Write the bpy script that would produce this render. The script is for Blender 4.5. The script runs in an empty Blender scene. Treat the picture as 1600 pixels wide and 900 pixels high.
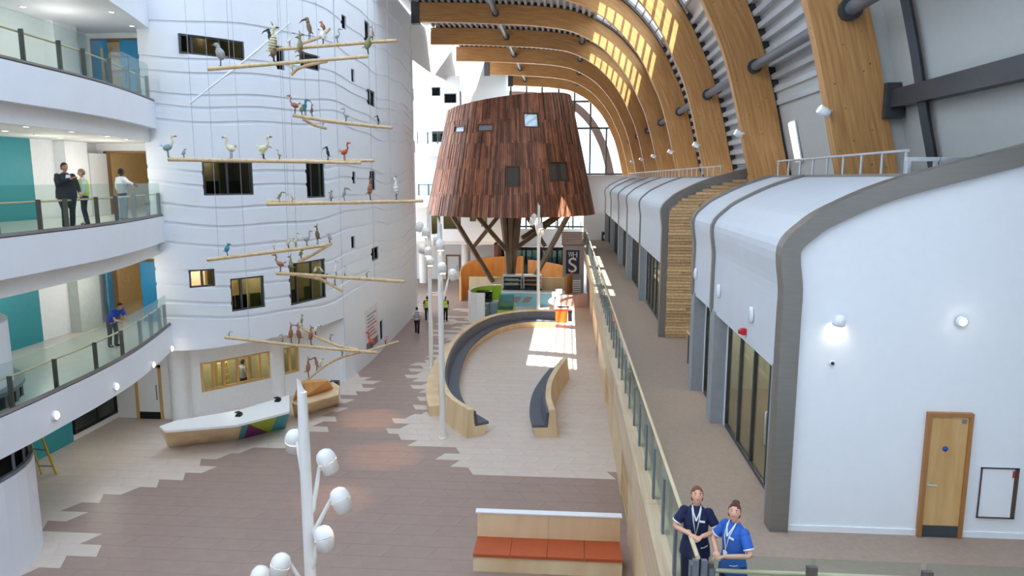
import bpy, bmesh, math, random
from mathutils import Vector, Matrix, Euler
random.seed(7)
scene = bpy.context.scene
COL = scene.collection

# ------------------------------------------------------------------ camera, sky, sun, exposure
FPX, PITCH, YAW, CAMZ = 1105.0, math.radians(8.8), math.radians(4.5), 9.9
cam_d = bpy.data.cameras.new('camera'); cam = bpy.data.objects.new('camera', cam_d); COL.objects.link(cam)
cam.location = (0, 0, CAMZ); cam.rotation_euler = (math.pi/2 - PITCH, 0, YAW)
cam_d.sensor_width = 36.0; cam_d.lens = 36.0*FPX/1600.0; cam_d.clip_end = 400
scene.camera = cam
world = bpy.data.worlds.new('sky'); scene.world = world; world.use_nodes = True
bg = world.node_tree.nodes['Background']
bg.inputs['Color'].default_value = (0.80, 0.90, 1.0, 1); bg.inputs['Strength'].default_value = 2.6
sun_d = bpy.data.lights.new('sun', 'SUN'); sun_d.energy = 16.0; sun_d.angle = 0.009; sun_d.color = (1.0, 0.97, 0.92)
sun = bpy.data.objects.new('sun', sun_d); COL.objects.link(sun)
SUND = Vector((-0.19, 0.36, -1.0)); sun.rotation_euler = SUND.to_track_quat('-Z', 'Y').to_euler(); sun.location = (10, -20, 40)
scene.view_settings.view_transform = 'Standard'; scene.view_settings.look = 'None'
scene.view_settings.gamma = 1.0; scene.view_settings.exposure = 0.66
scene.view_settings.use_curve_mapping = False
scene.cycles.use_denoising = True; scene.cycles.use_adaptive_sampling = True; scene.cycles.adaptive_threshold = .02; scene.cycles.max_bounces = 10; scene.cycles.diffuse_bounces = 6
scene.cycles.transparent_max_bounces = 24; scene.cycles.caustics_reflective = False; scene.cycles.caustics_refractive = False
scene.cycles.sample_clamp_indirect = 6.0

# measured positions: a photo pixel on a known plane of the building gives the real place of a thing
_fh = Vector((-math.sin(YAW), math.cos(YAW), 0)); _R = Vector((math.cos(YAW), math.sin(YAW), 0)); _Z = Vector((0, 0, 1))
_fw = _fh*math.cos(PITCH) - _Z*math.sin(PITCH); _up = _fh*math.sin(PITCH) + _Z*math.cos(PITCH); _C = Vector((0, 0, CAMZ))
def _ray(x, y): return _fw + _R*((x-800)/FPX) - _up*((y-450)/FPX)
def onz(x, y, z): d = _ray(x, y); return _C + d*((z-CAMZ)/d.z)
def ony(x, y, Y): d = _ray(x, y); return _C + d*(Y/d.y)
def onx(x, y, X): d = _ray(x, y); return _C + d*(X/d.x)
def project(p):
    v = Vector(p) - _C; d = v.dot(_fw)
    return (800 + FPX*v.dot(_R)/d, 450 - FPX*v.dot(_up)/d, d)

# ------------------------------------------------------------------ materials
def lin(c):
    c = c.lstrip('#'); r = [int(c[i:i+2], 16)/255 for i in (0, 2, 4)]
    return tuple(x/12.92 if x <= .04045 else ((x+.055)/1.055)**2.4 for x in r) + (1,)
MATS = {}
def mat(name, col, rough=.6, metal=0., var=.06, scale=6., bump=0., spec=.5, island=0., emit=0., stretch=(1, 1, 1)):
    """painted / plain surface: colour with soft noise variation, optional relief"""
    if name in MATS: return MATS[name]
    m = bpy.data.materials.new(name); m.use_nodes = True; nt = m.node_tree; n = nt.nodes; L = nt.links
    b = n['Principled BSDF']; b.inputs['Roughness'].default_value = rough; b.inputs['Metallic'].default_value = metal
    b.inputs['Specular IOR Level'].default_value = spec
    c = lin(col); m.diffuse_color = c
    tc = n.new('ShaderNodeTexCoord'); mp = n.new('ShaderNodeMapping'); mp.inputs['Scale'].default_value = stretch
    L.new(tc.outputs['Object'], mp.inputs['Vector'])
    nz = n.new('ShaderNodeTexNoise'); nz.inputs['Scale'].default_value = scale; nz.inputs['Detail'].default_value = 5
    L.new(mp.outputs['Vector'], nz.inputs['Vector'])
    mr = n.new('ShaderNodeMapRange'); mr.inputs['From Min'].default_value = .3; mr.inputs['From Max'].default_value = .7
    mr.inputs['To Min'].default_value = 1-var; mr.inputs['To Max'].default_value = 1+var
    L.new(nz.outputs['Fac'], mr.inputs['Value']); val = mr.outputs['Result']
    if island:
        g = n.new('ShaderNodeNewGeometry'); m2 = n.new('ShaderNodeMapRange')
        m2.inputs['To Min'].default_value = 1-island; m2.inputs['To Max'].default_value = 1+island
        L.new(g.outputs['Random Per Island'], m2.inputs['Value'])
        oi = n.new('ShaderNodeObjectInfo'); m3 = n.new('ShaderNodeMapRange')
        m3.inputs['To Min'].default_value = 1-island*.6; m3.inputs['To Max'].default_value = 1+island*.6
        L.new(oi.outputs['Random'], m3.inputs['Value'])
        k = n.new('ShaderNodeMath'); k.operation = 'MULTIPLY'; L.new(m2.outputs[0], k.inputs[0]); L.new(m3.outputs[0], k.inputs[1])
        k2 = n.new('ShaderNodeMath'); k2.operation = 'MULTIPLY'; L.new(val, k2.inputs[0]); L.new(k.outputs[0], k2.inputs[1]); val = k2.outputs[0]
    vm = n.new('ShaderNodeVectorMath'); vm.operation = 'SCALE'; vm.inputs[0].default_value = c[:3]; L.new(val, vm.inputs['Scale'])
    L.new(vm.outputs['Vector'], b.inputs['Base Color'])
    if bump:
        bp = n.new('ShaderNodeBump'); bp.inputs['Strength'].default_value = bump; bp.inputs['Distance'].default_value = .02
        L.new(nz.outputs['Fac'], bp.inputs['Height']); L.new(bp.outputs['Normal'], b.inputs['Normal'])
    if emit:
        b.inputs['Emission Color'].default_value = c; b.inputs['Emission Strength'].default_value = emit
    MATS[name] = m; return m
def wood(name, c1, c2, stretch=(1, 1, 12), rough=.5, scale=1.2, uv=False, knots=0., lam=0., island=0.):
    """timber: long grain streaks, optional knots and glue lines"""
    if name in MATS: return MATS[name]
    m = bpy.data.materials.new(name); m.use_nodes = True; nt = m.node_tree; n = nt.nodes; L = nt.links
    b = n['Principled BSDF']; b.inputs['Roughness'].default_value = rough; m.diffuse_color = lin(c1)
    tc = n.new('ShaderNodeTexCoord'); mp = n.new('ShaderNodeMapping'); mp.inputs['Scale'].default_value = stretch
    L.new(tc.outputs['UV' if uv else 'Object'], mp.inputs['Vector'])
    nz = n.new('ShaderNodeTexNoise'); nz.inputs['Scale'].default_value = scale; nz.inputs['Detail'].default_value = 6; nz.inputs['Distortion'].default_value = .4
    L.new(mp.outputs[0], nz.inputs['Vector'])
    rp = n.new('ShaderNodeValToRGB'); rp.color_ramp.elements[0].position = .32; rp.color_ramp.elements[1].position = .68
    rp.color_ramp.elements[0].color = lin(c1); rp.color_ramp.elements[1].color = lin(c2); L.new(nz.outputs['Fac'], rp.inputs['Fac'])
    out = rp.outputs['Color']
    def darken(fac_socket, col):
        nonlocal out
        mx = n.new('ShaderNodeMix'); mx.data_type = 'RGBA'; L.new(fac_socket, mx.inputs['Factor']); L.new(out, mx.inputs[6]); mx.inputs[7].default_value = lin(col); out = mx.outputs[2]
    if lam:
        sx = n.new('ShaderNodeSeparateXYZ'); L.new(tc.outputs['UV'], sx.inputs[0])
        a = n.new('ShaderNodeMath'); a.operation = 'MULTIPLY'; a.inputs[1].default_value = lam; L.new(sx.outputs['Y'], a.inputs[0])
        fr = n.new('ShaderNodeMath'); fr.operation = 'FRACT'; L.new(a.outputs[0], fr.inputs[0])
        lt = n.new('ShaderNodeMath'); lt.operation = 'LESS_THAN'; lt.inputs[1].default_value = .08; L.new(fr.outputs[0], lt.inputs[0])
        s = n.new('ShaderNodeMath'); s.operation = 'MULTIPLY'; s.inputs[1].default_value = .25; L.new(lt.outputs[0], s.inputs[0]); darken(s.outputs[0], '#6b3d14')
    if knots:
        vo = n.new('ShaderNodeTexVoronoi'); vo.inputs['Scale'].default_value = knots; L.new(tc.outputs['UV' if uv else 'Object'], vo.inputs['Vector'])
        mr = n.new('ShaderNodeMapRange'); mr.inputs['From Min'].default_value = .04; mr.inputs['From Max'].default_value = .13; mr.inputs['To Min'].default_value = .75; mr.inputs['To Max'].default_value = 0
        L.new(vo.outputs['Distance'], mr.inputs['Value']); darken(mr.outputs[0], '#4a2508')
    if island:
        g = n.new('ShaderNodeNewGeometry'); oi = n.new('ShaderNodeObjectInfo'); ad = n.new('ShaderNodeMath'); ad.operation = 'ADD'
        L.new(g.outputs['Random Per Island'], ad.inputs[0]); L.new(oi.outputs['Random'], ad.inputs[1])
        fr = n.new('ShaderNodeMath'); fr.operation = 'FRACT'; L.new(ad.outputs[0], fr.inputs[0])
        mr = n.new('ShaderNodeMapRange'); mr.inputs['To Min'].default_value = 1-island; mr.inputs['To Max'].default_value = 1+island; L.new(fr.outputs[0], mr.inputs['Value'])
        vm = n.new('ShaderNodeVectorMath'); vm.operation = 'SCALE'; L.new(out, vm.inputs[0]); L.new(mr.outputs[0], vm.inputs['Scale']); out = vm.outputs[0]
    L.new(out, b.inputs['Base Color'])
    MATS[name] = m; return m
def glass(name, tint='#dfeee9', refl=.12, haze=0., hazecol='#8fa7a3', rough=.02):
    """thin pane: mostly see-through with a mirror film that grows at grazing angles"""
    if name in MATS: return MATS[name]
    m = bpy.data.materials.new(name); m.use_nodes = True; nt = m.node_tree; n = nt.nodes; L = nt.links; n.clear()
    o = n.new('ShaderNodeOutputMaterial'); t = n.new('ShaderNodeBsdfTransparent'); t.inputs[0].default_value = lin(tint)
    g = n.new('ShaderNodeBsdfGlossy'); g.inputs['Roughness'].default_value = rough; g.inputs[0].default_value = (.9, .95, .95, 1)
    fr = n.new('ShaderNodeLayerWeight'); fr.inputs['Blend'].default_value = refl
    ml = n.new('ShaderNodeMath'); ml.operation = 'MULTIPLY'; ml.inputs[1].default_value = .45; L.new(fr.outputs['Fresnel'], ml.inputs[0])
    mx = n.new('ShaderNodeMixShader'); L.new(ml.outputs[0], mx.inputs[0]); L.new(t.outputs[0], mx.inputs[1]); L.new(g.outputs[0], mx.inputs[2])
    last = mx.outputs[0]
    if haze:
        d = n.new('ShaderNodeBsdfDiffuse'); d.inputs[0].default_value = lin(hazecol); m2 = n.new('ShaderNodeMixShader'); m2.inputs[0].default_value = haze
        L.new(last, m2.inputs[1]); L.new(d.outputs[0], m2.inputs[2]); last = m2.outputs[0]
    L.new(last, o.inputs['Surface']); m.diffuse_color = lin(tint)[:3] + (.3,); MATS[name] = m; return m

WHITE = mat('white_plaster', '#e6eaf0', .55, var=.015, scale=1.5)
WHITE2 = mat('white_paint', '#eef0f2', .5, var=.02)
SOFFIT = mat('ceiling_paint', '#e4e4e2', .7, var=.02)
CREAM = mat('cream_wall', '#e2d6bd', .7, var=.03)
SHELL = mat('shell_render', '#cfd3d8', .45, var=.02, scale=2)
ZINC = mat('brushed_zinc', '#8d8881', .38, .55, var=.05, scale=3, stretch=(1, 1, 8))
STEEL = mat('grey_steel', '#777d84', .45, .3, var=.04)
DSTEEL = mat('dark_steel', '#4a4c50', .45, .35, var=.05)
TAUPE = mat('bronze_post', '#6a625b', .4, .45, var=.04)
SILVER = mat('galvanised_tube', '#c9cdd0', .35, .6, var=.03)
TEAL = mat('teal_paint', '#2f8f9a', .5, var=.03)
BLUE = mat('blue_door_paint', '#1f86b4', .4, var=.03)
BLACK = mat('black_plastic', '#17181a', .4)
CARPET = mat('taupe_carpet', '#a18b7b', .95, var=.07, scale=14, bump=.2)
DECKM = mat('deck_sheet', '#ced1d4', .4, .2, var=.04)
PANELG = mat('grey_liner_panel', '#bfbfba', .6, var=.02)
LTILE = mat('light_floor_tile', '#d0c1b4', .4, var=.04, scale=3, island=.03)
BTILE = mat('brown_floor_tile', '#9c857a', .42, var=.05, scale=3, island=.03)
GROUT = mat('tile_joint', '#92847a', .9)
GLULAM = wood('glulam_timber', '#b67c44', '#d2a064', (.5, 9, 1), .45, 1.6, uv=True, knots=4.2, lam=18)
PLY = wood('birch_plywood', '#d6b78a', '#e8d2aa', (1, 1, .25), .45, 1.3, island=.05)
PLYD = wood('warm_plywood', '#c98a48', '#dda565', (1, 1, .3), .45, 1.3)
LARCH = wood('larch_slat', '#c39a66', '#e0bd8a', (6, .6, 6), .55, 1.5, island=.3)
OAK = wood('oak_veneer', '#c79a5c', '#d9b27a', (6, 6, .7), .4, 1.2)
REDWOOD = wood('red_cedar_cladding', '#7b4733', '#a26c4f', (3, 3, .5), .5, 1.5, island=.6)
STICK = wood('ash_pole', '#c2a274', '#dcc094', (3, 3, 3), .5, 3)
STRUT = wood('brown_strut_timber', '#5d4a38', '#75604a', (2, 2, .6), .6, 1.5)
GLASS = glass('clear_balustrade_glass', '#f3f9f7', .06, .02, '#a8b8b4')
DGLASS = glass('tinted_window_glass', '#6f7a78', .16, .12, '#2a2f30')
SKYGLASS = glass('rooflight_glass', '#eef6f8', .05)
SHOPGLASS = glass('unit_front_glass', '#d3d6cc', .12, .08, '#8f8c80')
PINE = wood('pale_pine_board', '#c4a888', '#d9c2a3', (8, .5, 8), .5, 1.4, island=.08)
LAMPON = mat('lit_lamp', '#fff3df', .5, emit=9.0)

# ------------------------------------------------------------------ mesh helpers
class MB:
    def __init__(s): s.v = []; s.f = []; s.m = []; s.sm = []
    def add(s, v, f, mi=0, smooth=False):
        o = len(s.v); s.v += [Vector(p) for p in v]
        for q in f: s.f.append(tuple(i+o for i in q)); s.m.append(mi); s.sm.append(smooth)
        return s
    def box(s, x0, x1, y0, y1, z0, z1, mi=0):
        x0, x1 = min(x0, x1), max(x0, x1); y0, y1 = min(y0, y1), max(y0, y1); z0, z1 = min(z0, z1), max(z0, z1)
        return s.add([(x0,y0,z0),(x1,y0,z0),(x1,y1,z0),(x0,y1,z0),(x0,y0,z1),(x1,y0,z1),(x1,y1,z1),(x0,y1,z1)],
              [(3,2,1,0),(4,5,6,7),(0,1,5,4),(1,2,6,5),(2,3,7,6),(3,0,4,7)], mi)
    def beam(s, p, q, w, h, up=(0,0,1), mi=0):
        """rectangular bar from p to q, w wide and h high"""
        p = Vector(p); q = Vector(q); d = (q-p).normalized(); u = Vector(up); r = d.cross(u)
        if r.length < 1e-4: r = d.cross(Vector((1,0,0)))
        r.normalize(); u = r.cross(d); r *= w/2; u *= h/2
        return s.add([p-r-u,p+r-u,p+r+u,p-r+u,q-r-u,q+r-u,q+r+u,q-r+u], [(0,1,2,3),(7,6,5,4),(1,0,4,5),(2,1,5,6),(3,2,6,7),(0,3,7,4)], mi)
    def prism(s, pts, z0, z1, mi=0, taper=None):
        """vertical prism over a plan polygon (taper: other polygon for the top)"""
        n = len(pts); t = taper or pts
        a = sum(pts[i][0]*pts[(i+1)%n][1]-pts[(i+1)%n][0]*pts[i][1] for i in range(n))
        if a < 0: pts = pts[::-1]; t = t[::-1]
        v = [(p[0],p[1],z0) for p in pts] + [(p[0],p[1],z1 if len(p) < 3 else p[2]) for p in t]
        return s.add(v, [tuple(range(n-1,-1,-1)), tuple(range(n,2*n))] + [(i,(i+1)%n,n+(i+1)%n,n+i) for i in range(n)], mi)
    def extrude(s, pts, axis, a, b, mi=0):
        """polygon given in the two other axes, extruded along axis from a to b"""
        n = len(pts)
        def P(p, t): return {'x': (t,p[0],p[1]), 'y': (p[0],t,p[1]), 'z': (p[0],p[1],t)}[axis]
        v = [P(p,a) for p in pts] + [P(p,b) for p in pts]
        ar = sum(pts[i][0]*pts[(i+1)%n][1]-pts[(i+1)%n][0]*pts[i][1] for i in range(n))
        fl = (ar > 0) ^ (b < a) ^ (axis == 'y')
        f = [tuple(range(n-1,-1,-1)), tuple(range(n,2*n))] + [(i,(i+1)%n,n+(i+1)%n,n+i) for i in range(n)]
        if not fl: f = [q[::-1] for q in f]
        return s.add(v, f, mi)
    def tube(s, pts, r, n=8, mi=0, cap=True, smooth=True, flat=1.0):
        pts = [Vector(p) for p in pts]; k = len(pts); rr = r if isinstance(r, (list, tuple)) else [r]*k
        v = []; u0 = None
        for i, p in enumerate(pts):
            d = (pts[min(i+1,k-1)]-pts[max(i-1,0)]).normalized()
            if u0 is None: u0 = d.cross(Vector((0,0,1)) if abs(d.z) < .9 else Vector((1,0,0))).normalized()
            u0 = (u0 - d*u0.dot(d)).normalized(); w = d.cross(u0)
            for j in range(n):
                a = 2*math.pi*j/n; v.append(p + u0*(rr[i]*math.cos(a)) + w*(rr[i]*flat*math.sin(a)))
        f = [(i*n+j, i*n+(j+1)%n, (i+1)*n+(j+1)%n, (i+1)*n+j) for i in range(k-1) for j in range(n)]
        s.add(v, f, mi, smooth)
        if cap:
            s.add([v[j] for j in range(n)], [tuple(range(n-1,-1,-1))], mi); s.add(v[-n:], [tuple(range(n))], mi)
        return s
    def lathe(s, prof, n=16, M=None, mi=0, smooth=True):
        """profile of (radius, height) spun about local z, placed by matrix M"""
        M = M or Matrix(); v = []
        for r, z in prof:
            for j in range(n):
                a = 2*math.pi*j/n; v.append(M @ Vector((r*math.cos(a), r*math.sin(a), z)))
        k = len(prof)
        return s.add(v, [(i*n+j, i*n+(j+1)%n, (i+1)*n+(j+1)%n, (i+1)*n+j) for i in range(k-1) for j in range(n)], mi, smooth)
    def ball(s, c, rx, ry, rz, n=12, M=None, mi=0):
        M = (Matrix.Translation(c) @ (M or Matrix()) @ Matrix.Diagonal((rx,ry,rz,1)))
        k = max(6, n//2+1)
        return s.lathe([(max(1e-3,math.sin(math.pi*i/k)), -math.cos(math.pi*i/k)) for i in range(k+1)], n, M, mi)
    def grid(s, rows, mi=0, smooth=True, closed=False):
        """surface through rows of points"""
        n = len(rows[0]); v = [p for r in rows for p in r]; f = []
        for i in range(len(rows)-1):
            for j in range(n if closed else n-1):
                f.append((i*n+j, i*n+(j+1)%n, (i+1)*n+(j+1)%n, (i+1)*n+j))
        return s.add(v, f, mi, smooth)
    def mesh(s, name, mats, off=None):
        me = bpy.data.meshes.new(name); off = Vector(off) if off else Vector((0,0,0))
        me.from_pydata([tuple(p-off) for p in s.v], [], s.f)
        for m in (mats if isinstance(mats, (list, tuple)) else [mats]): me.materials.append(m)
        me.polygons.foreach_set('material_index', s.m); me.polygons.foreach_set('use_smooth', s.sm); me.update(); return me
    def build(s, name, mats, parent=None, label=None, cat=None, group=None, kind=None, local=False):
        off = None if (local or parent is None) else OFF.get(parent.name)
        o = bpy.data.objects.new(name, s.mesh(name, mats, off)); COL.objects.link(o)
        if parent: o.parent = parent; OFF[o.name] = OFF.get(parent.name, Vector((0,0,0))) if not local else Vector((0,0,0))
        return tag(o, label, cat, group, kind)
OFF = {}
def tag(o, label=None, cat=None, group=None, kind=None):
    if label: o['label'] = label
    if cat: o['category'] = cat
    if group: o['group'] = group
    if kind: o['kind'] = kind
    return o
def thing(name, label, cat=None, loc=(0,0,0), rz=0, group=None, kind=None):
    o = bpy.data.objects.new(name, None); COL.objects.link(o); o.empty_display_size = .2
    o.location = loc; o.rotation_euler = (0,0,rz); OFF[o.name] = Vector(loc)
    return tag(o, label, cat, group, kind)
def piece(name, me, parent, loc=(0,0,0), rot=None, kind=None, label=None):
    """a part that shares mesh data"""
    o = bpy.data.objects.new(name, me); COL.objects.link(o); o.parent = parent
    o.location = Vector(loc) - OFF.get(parent.name, Vector((0,0,0))) if parent else loc
    if rot: o.rotation_euler = rot
    OFF[o.name] = Vector(loc)
    if kind: o['kind'] = kind
    if label: o['label'] = label
    return o
def catmull(pts, step):
    """smooth resampled curve through points (any dimension)"""
    P = [Vector(p) for p in pts]; P = [P[0]*2-P[1]] + P + [P[-1]*2-P[-2]]; out = []
    for i in range(1, len(P)-2):
        a, b, c, d = P[i-1:i+3]; n = max(1, round((c-b).length/step))
        for k in range(n):
            t = k/n; out.append(.5*((2*b)+(c-a)*t+(2*a-5*b+4*c-d)*t*t+(3*b-a-3*c+d)*t**3))
    out.append(P[-2]); return out
def offset2(pts, d):
    """plan / section polyline shifted to its right by d"""
    out = []
    for i, p in enumerate(pts):
        t = (pts[min(i+1,len(pts)-1)]-pts[max(i-1,0)]).normalized(); out.append(Vector((p[0]+t[1]*d, p[1]-t[0]*d)))
    return out
def inpoly(x, y, P):
    c = False; n = len(P)
    for i in range(n):
        (x1,y1),(x2,y2) = P[i], P[i-1]
        if (y1 > y) != (y2 > y) and x < (x2-x1)*(y-y1)/(y2-y1)+x1: c = not c
    return c
def evaluated(o):
    dg = bpy.context.evaluated_depsgraph_get(); me = bpy.data.meshes.new_from_object(o.evaluated_get(dg)); return me
ORD = ['first','second','third','fourth','fifth','sixth','seventh','eighth','ninth','tenth','eleventh','twelfth','thirteenth','fourteenth','fifteenth','sixteenth']
L1, L2, L3 = 4.25, 8.5, 12.75

# ------------------------------------------------------------------ ground floor of slanted tiles
BROWN = [(-13.2,15),(-13.4,16.1),(-12.9,17.1),(-14.5,17.9),(-14.7,18.5),(-14.5,20.1),(-13.4,21.2),(-12.7,22.1),(-12.3,23.4),(-10.5,24.4),(-9.8,26.3),(-9.7,28),(-9.8,30.6),(-9.6,33.2),(-11.4,34.5),(-11.4,80),(-6.4,80),(-6.4,51),(-7.0,46),(-7.3,41),(-7.9,34),(-7.2,32.9),(-6.2,30),(-6.8,26.7),(-5.9,25.3),(-4.5,24.8),(-4.4,23.9),(-2.8,22.4),(-.05,22.2),(1.5,22.8),(2.4,23),(2.4,8),(-12,8)]
floor = thing('floor', None, kind='structure')
MB().box(-30, 9, -6, 84, -.4, -.006).build('floor_slab', GROUT, floor)
TL, TW, SH = 1.2, .6, .26
def tile_mb(sl, x=0, y=0, mb=None):
    mb = mb or MB(); a, w, k = TL/2-.0035, TW/2-.0035, SH*sl/2
    P = [(x-a-k,y-w),(x+a-k,y-w),(x+a+k,y+w),(x-a+k,y+w)]
    return mb.prism(P, -.008, 0)
TM = {(sl, c): tile_mb(sl).mesh('floor_tile', LTILE if c == 'l' else BTILE) for sl in (1, -1) for c in 'lb'}
cells = []
for r in range(int(74/TW)):
    y = 9 + r*TW; sl = (1, 1, -1, 1, -1, -1, 1, -1)[r % 8]
    for k in range(-17, 5):
        x = k*TL + (r*.47 % 1)*TL
        if x > 3.0: continue
        c = 'b' if inpoly(x, y, BROWN) else 'l'
        if c == 'b' and 43 < y < 53 and -8.6 < x < -6.2 and random.random() < .35: c = 'l'
        u, v, d = project((x, y, 0)); seen = -40 < u < 1000 and v < 930 and y > 12
        if x < -11.5 and y > 36: continue
        cells.append((0 if seen else 1, d, x, y, sl, c))
cells.sort()
rest = {'l': MB(), 'b': MB()}
for i, (q, d, x, y, sl, c) in enumerate(cells):
    if i < 300: piece('floor_tile', TM[sl, c], floor, (x, y, 0))
    else: tile_mb(sl, x, y, rest[c])
rest['l'].build('light_tile_field', LTILE, floor, kind='stuff'); rest['b'].build('brown_tile_field', BTILE, floor, kind='stuff')

# ------------------------------------------------------------------ wall builder with recessed waves and real window openings
NWIN = [0]
def walk(path):
    S = [0.]
    for a, b in zip(path, path[1:]): S.append(S[-1]+(b-a).length)
    return S
def at_s(path, S, s):
    for i in range(len(S)-1):
        if s <= S[i+1] or i == len(S)-2:
            t = (s-S[i])/(S[i+1]-S[i]); d = (path[i+1]-path[i]).normalized(); return path[i].lerp(path[i+1], t), d
def hit(path, S, x, y):
    d = _ray(x, y); best = None
    for i in range(len(path)-1):
        a, b = path[i], path[i+1]; e = b-a; den = d.x*e.y-d.y*e.x
        if abs(den) < 1e-9: continue
        t = (a.x*e.y-a.y*e.x)/den; u = (a.x*d.y-a.y*d.x)/den
        if t > 0 and -1e-6 <= u <= 1+1e-6 and (best is None or t < best[0]): best = (t, S[i]+u*(S[i+1]-S[i]))
    if best is None: return None
    return best[1], CAMZ + d.z*best[0]
def curved_wall(name, path, z0, z1, thick, material, lines=(), wave=None, holes=()):
    """solid wall along a plan curve; lines = heights of recessed wavy joints"""
    n = len(path); S = walk(path); rows = []
    zs = [(z0, 0)]
    for k in lines: zs += [(k-.075, 0), (k-.07, 1), (k+.07, 1), (k+.075, 0)]
    zs.append((z1, 0)); off = offset2(path, -.05); back = offset2(path, -thick)
    mb = MB(); fr = []
    for z, q in zs:
        row = []
        for i in range(n):
            p = off[i] if q else path[i]; zz = z
            if wave and z0 < z < z1: zz = z + wave(S[i], round(z, 1))
            row.append((p[0], p[1], zz))
        fr.append(row)
    bk = [[(back[i][0], back[i][1], z) for i in range(n)] for z in (z1, z0)]
    rows = fr + bk + [fr[0]]
    mb.grid(rows[:-1], smooth=False); m = n*len(fr); last = n*(len(fr)+1)
    mb.f += [(last+j, last+j+1, j+1, j) for j in range(n-1)]; mb.m += [0]*(n-1); mb.sm += [False]*(n-1)
    N = len(fr)+2
    for j in (0, n-1):
        q = tuple(i*n+j for i in range(N)); mb.f.append(q if j else q[::-1]); mb.m.append(0); mb.sm.append(False)
    mb.sm = [True]*len(mb.sm)
    o = mb.build(name, material, kind='structure')
    bm = bmesh.new(); bm.from_mesh(o.data); bmesh.ops.recalc_face_normals(bm, faces=bm.faces); bm.to_mesh(o.data); bm.free()
    if holes:
        cb = MB()
        for (s0, s1, a, b) in holes:
            p, t = at_s(path, S, (s0+s1)/2); nn = Vector((t.y, -t.x)); h = (s1-s0)/2
            A = p - t*h; B = p + t*h
            cb.prism([(A+nn*.6)[:], (B+nn*.6)[:], (B-nn*(thick+.4))[:], (A-nn*(thick+.4))[:]], a, b)
        c = cb.build('cutter', material); md = o.modifiers.new('openings', 'BOOLEAN'); md.object = c; md.solver = 'EXACT'; md.operation = 'DIFFERENCE'
        me = evaluated(o); o.modifiers.clear(); o.data = me; bpy.data.objects.remove(c)
    o.data.set_sharp_from_angle(angle=math.radians(22))
    return o
def window(path, hole, thick, mull=(), frame=DSTEEL, pane=None, room=None, lit=0, label=None, fw=.07, trans=()):
    """window set in a wall opening: frame, mullions, pane and the room behind it"""
    S = walk(path); s0, s1, a, b = hole; p, t = at_s(path, S, (s0+s1)/2); w = (s1-s0)/2; NWIN[0] += 1
    th = math.atan2(t.y, t.x); T = thing(f'window_{NWIN[0]}', label, loc=(p.x, p.y, a), rz=th, kind='structure'); h = b-a
    y0, y1 = .08, .2
    m = MB().box(-w, w, y0, y1, 0, fw).box(-w, w, y0, y1, h-fw, h).box(-w, -w+fw, y0, y1, fw, h-fw).box(w-fw, w, y0, y1, fw, h-fw)
    m.build('window_frame', frame, T, local=True)
    for k in mull: MB().box(-w+2*w*k-fw*.6, -w+2*w*k+fw*.6, y0+.01, y1-.01, fw, h-fw).build('mullion', frame, T, local=True)
    for k in trans: MB().box(-w+fw, w-fw, y0+.01, y1-.01, h*k-.03, h*k+.03).build('transom', frame, T, local=True)
    ed = [0]+sorted(mull)+[1]
    for k0, k1 in zip(ed, ed[1:]):
        MB().box(-w+2*w*k0+fw*.6, -w+2*w*k1-fw*.6, .13, .145, fw, h-fw).build('pane', pane or DGLASS, T, local=True)
    D = 2.2; e = .12; ty = thick+.12; f = min(1.0, a-.2) if a > .3 else 0
    r = MB(); x0, x1, z0, z1 = -w-e, w+e, -min(.9, f), h+.4
    r.add([(x0,ty,z0),(x1,ty,z0),(x1,D,z0),(x0,D,z0),(x0,ty,z1),(x1,ty,z1),(x1,D,z1),(x0,D,z1)], [(0,1,2,3),(7,6,5,4),(2,3,7,6)[::-1],(1,2,6,5)[::-1],(3,0,4,7)[::-1]])
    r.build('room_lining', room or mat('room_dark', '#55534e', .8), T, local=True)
    if lit:
        l = bpy.data.lights.new('room_lamp', 'POINT'); l.energy = lit; l.color = (1, .95, .87); l.shadow_soft_size = .2
        lo = bpy.data.objects.new('room_lamp', l); COL.objects.link(lo); lo.parent = T; lo.location = (0, D*.55, h+.25)
    return T
def rect_hole(path, S, x0, y0, x1, y1):
    a = hit(path, S, x0, (y0+y1)/2); b = hit(path, S, x1, (y0+y1)/2)
    zt = hit(path, S, (x0+x1)/2, y0)[1]; zb = hit(path, S, (x0+x1)/2, y1)[1]
    return (a[0], b[0], zb, zt)

# ------------------------------------------------------------------ the big white curved wall on the left
WP = catmull([(-15.9,25.98),(-15.2,26.02),(-14.6,26.2),(-13.94,26.65),(-12.9,27.86),(-11.73,29.81),(-10.9,32.75),(-10.66,36),(-10.72,40),(-10.95,46),(-11.15,51)], .35)
WS = walk(WP)
GL = [4.35,4.95,5.65,6.25,7.35,8.15,8.9,9.75,10.3,12.2,12.75,13.2,14.0,14.5,15.8,17.2,18.4,19.5]
def wv(s, z): return .17*math.sin(.42*s+.25*z+.6) + .06*math.sin(1.25*s+.2*z)
PXW = {  # openings measured in the photograph
 'a': (280,58,381,88), 'c': (432,72,445,109), 'd': (471,84,500,108), 'e': (534,24,541,45), 'f': (570,34,578,65), 'g': (549,108,554,128), 'h': (574,141,586,165),
 'i': (317,252,395,305), 'j': (479,253,508,309), 'k': (551,268,556,287), 'l': (578,267,587,297), 'm': (549,369,555,388), 'n': (581,386,592,407),
 'o': (296,421,336,449), 'p': (361,433,414,484), 'q': (453,408,509,472)}
H = {k: rect_hole(WP, WS, *v) for k, v in PXW.items()}
curved_wall('wall_left', WP, 3.2, 21.2, .35, WHITE, GL, wv, list(H.values()))
BEIGE = mat('room_beige', '#b3a883', .8); PEACH = mat('room_peach', '#ead6ca', .8)
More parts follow.
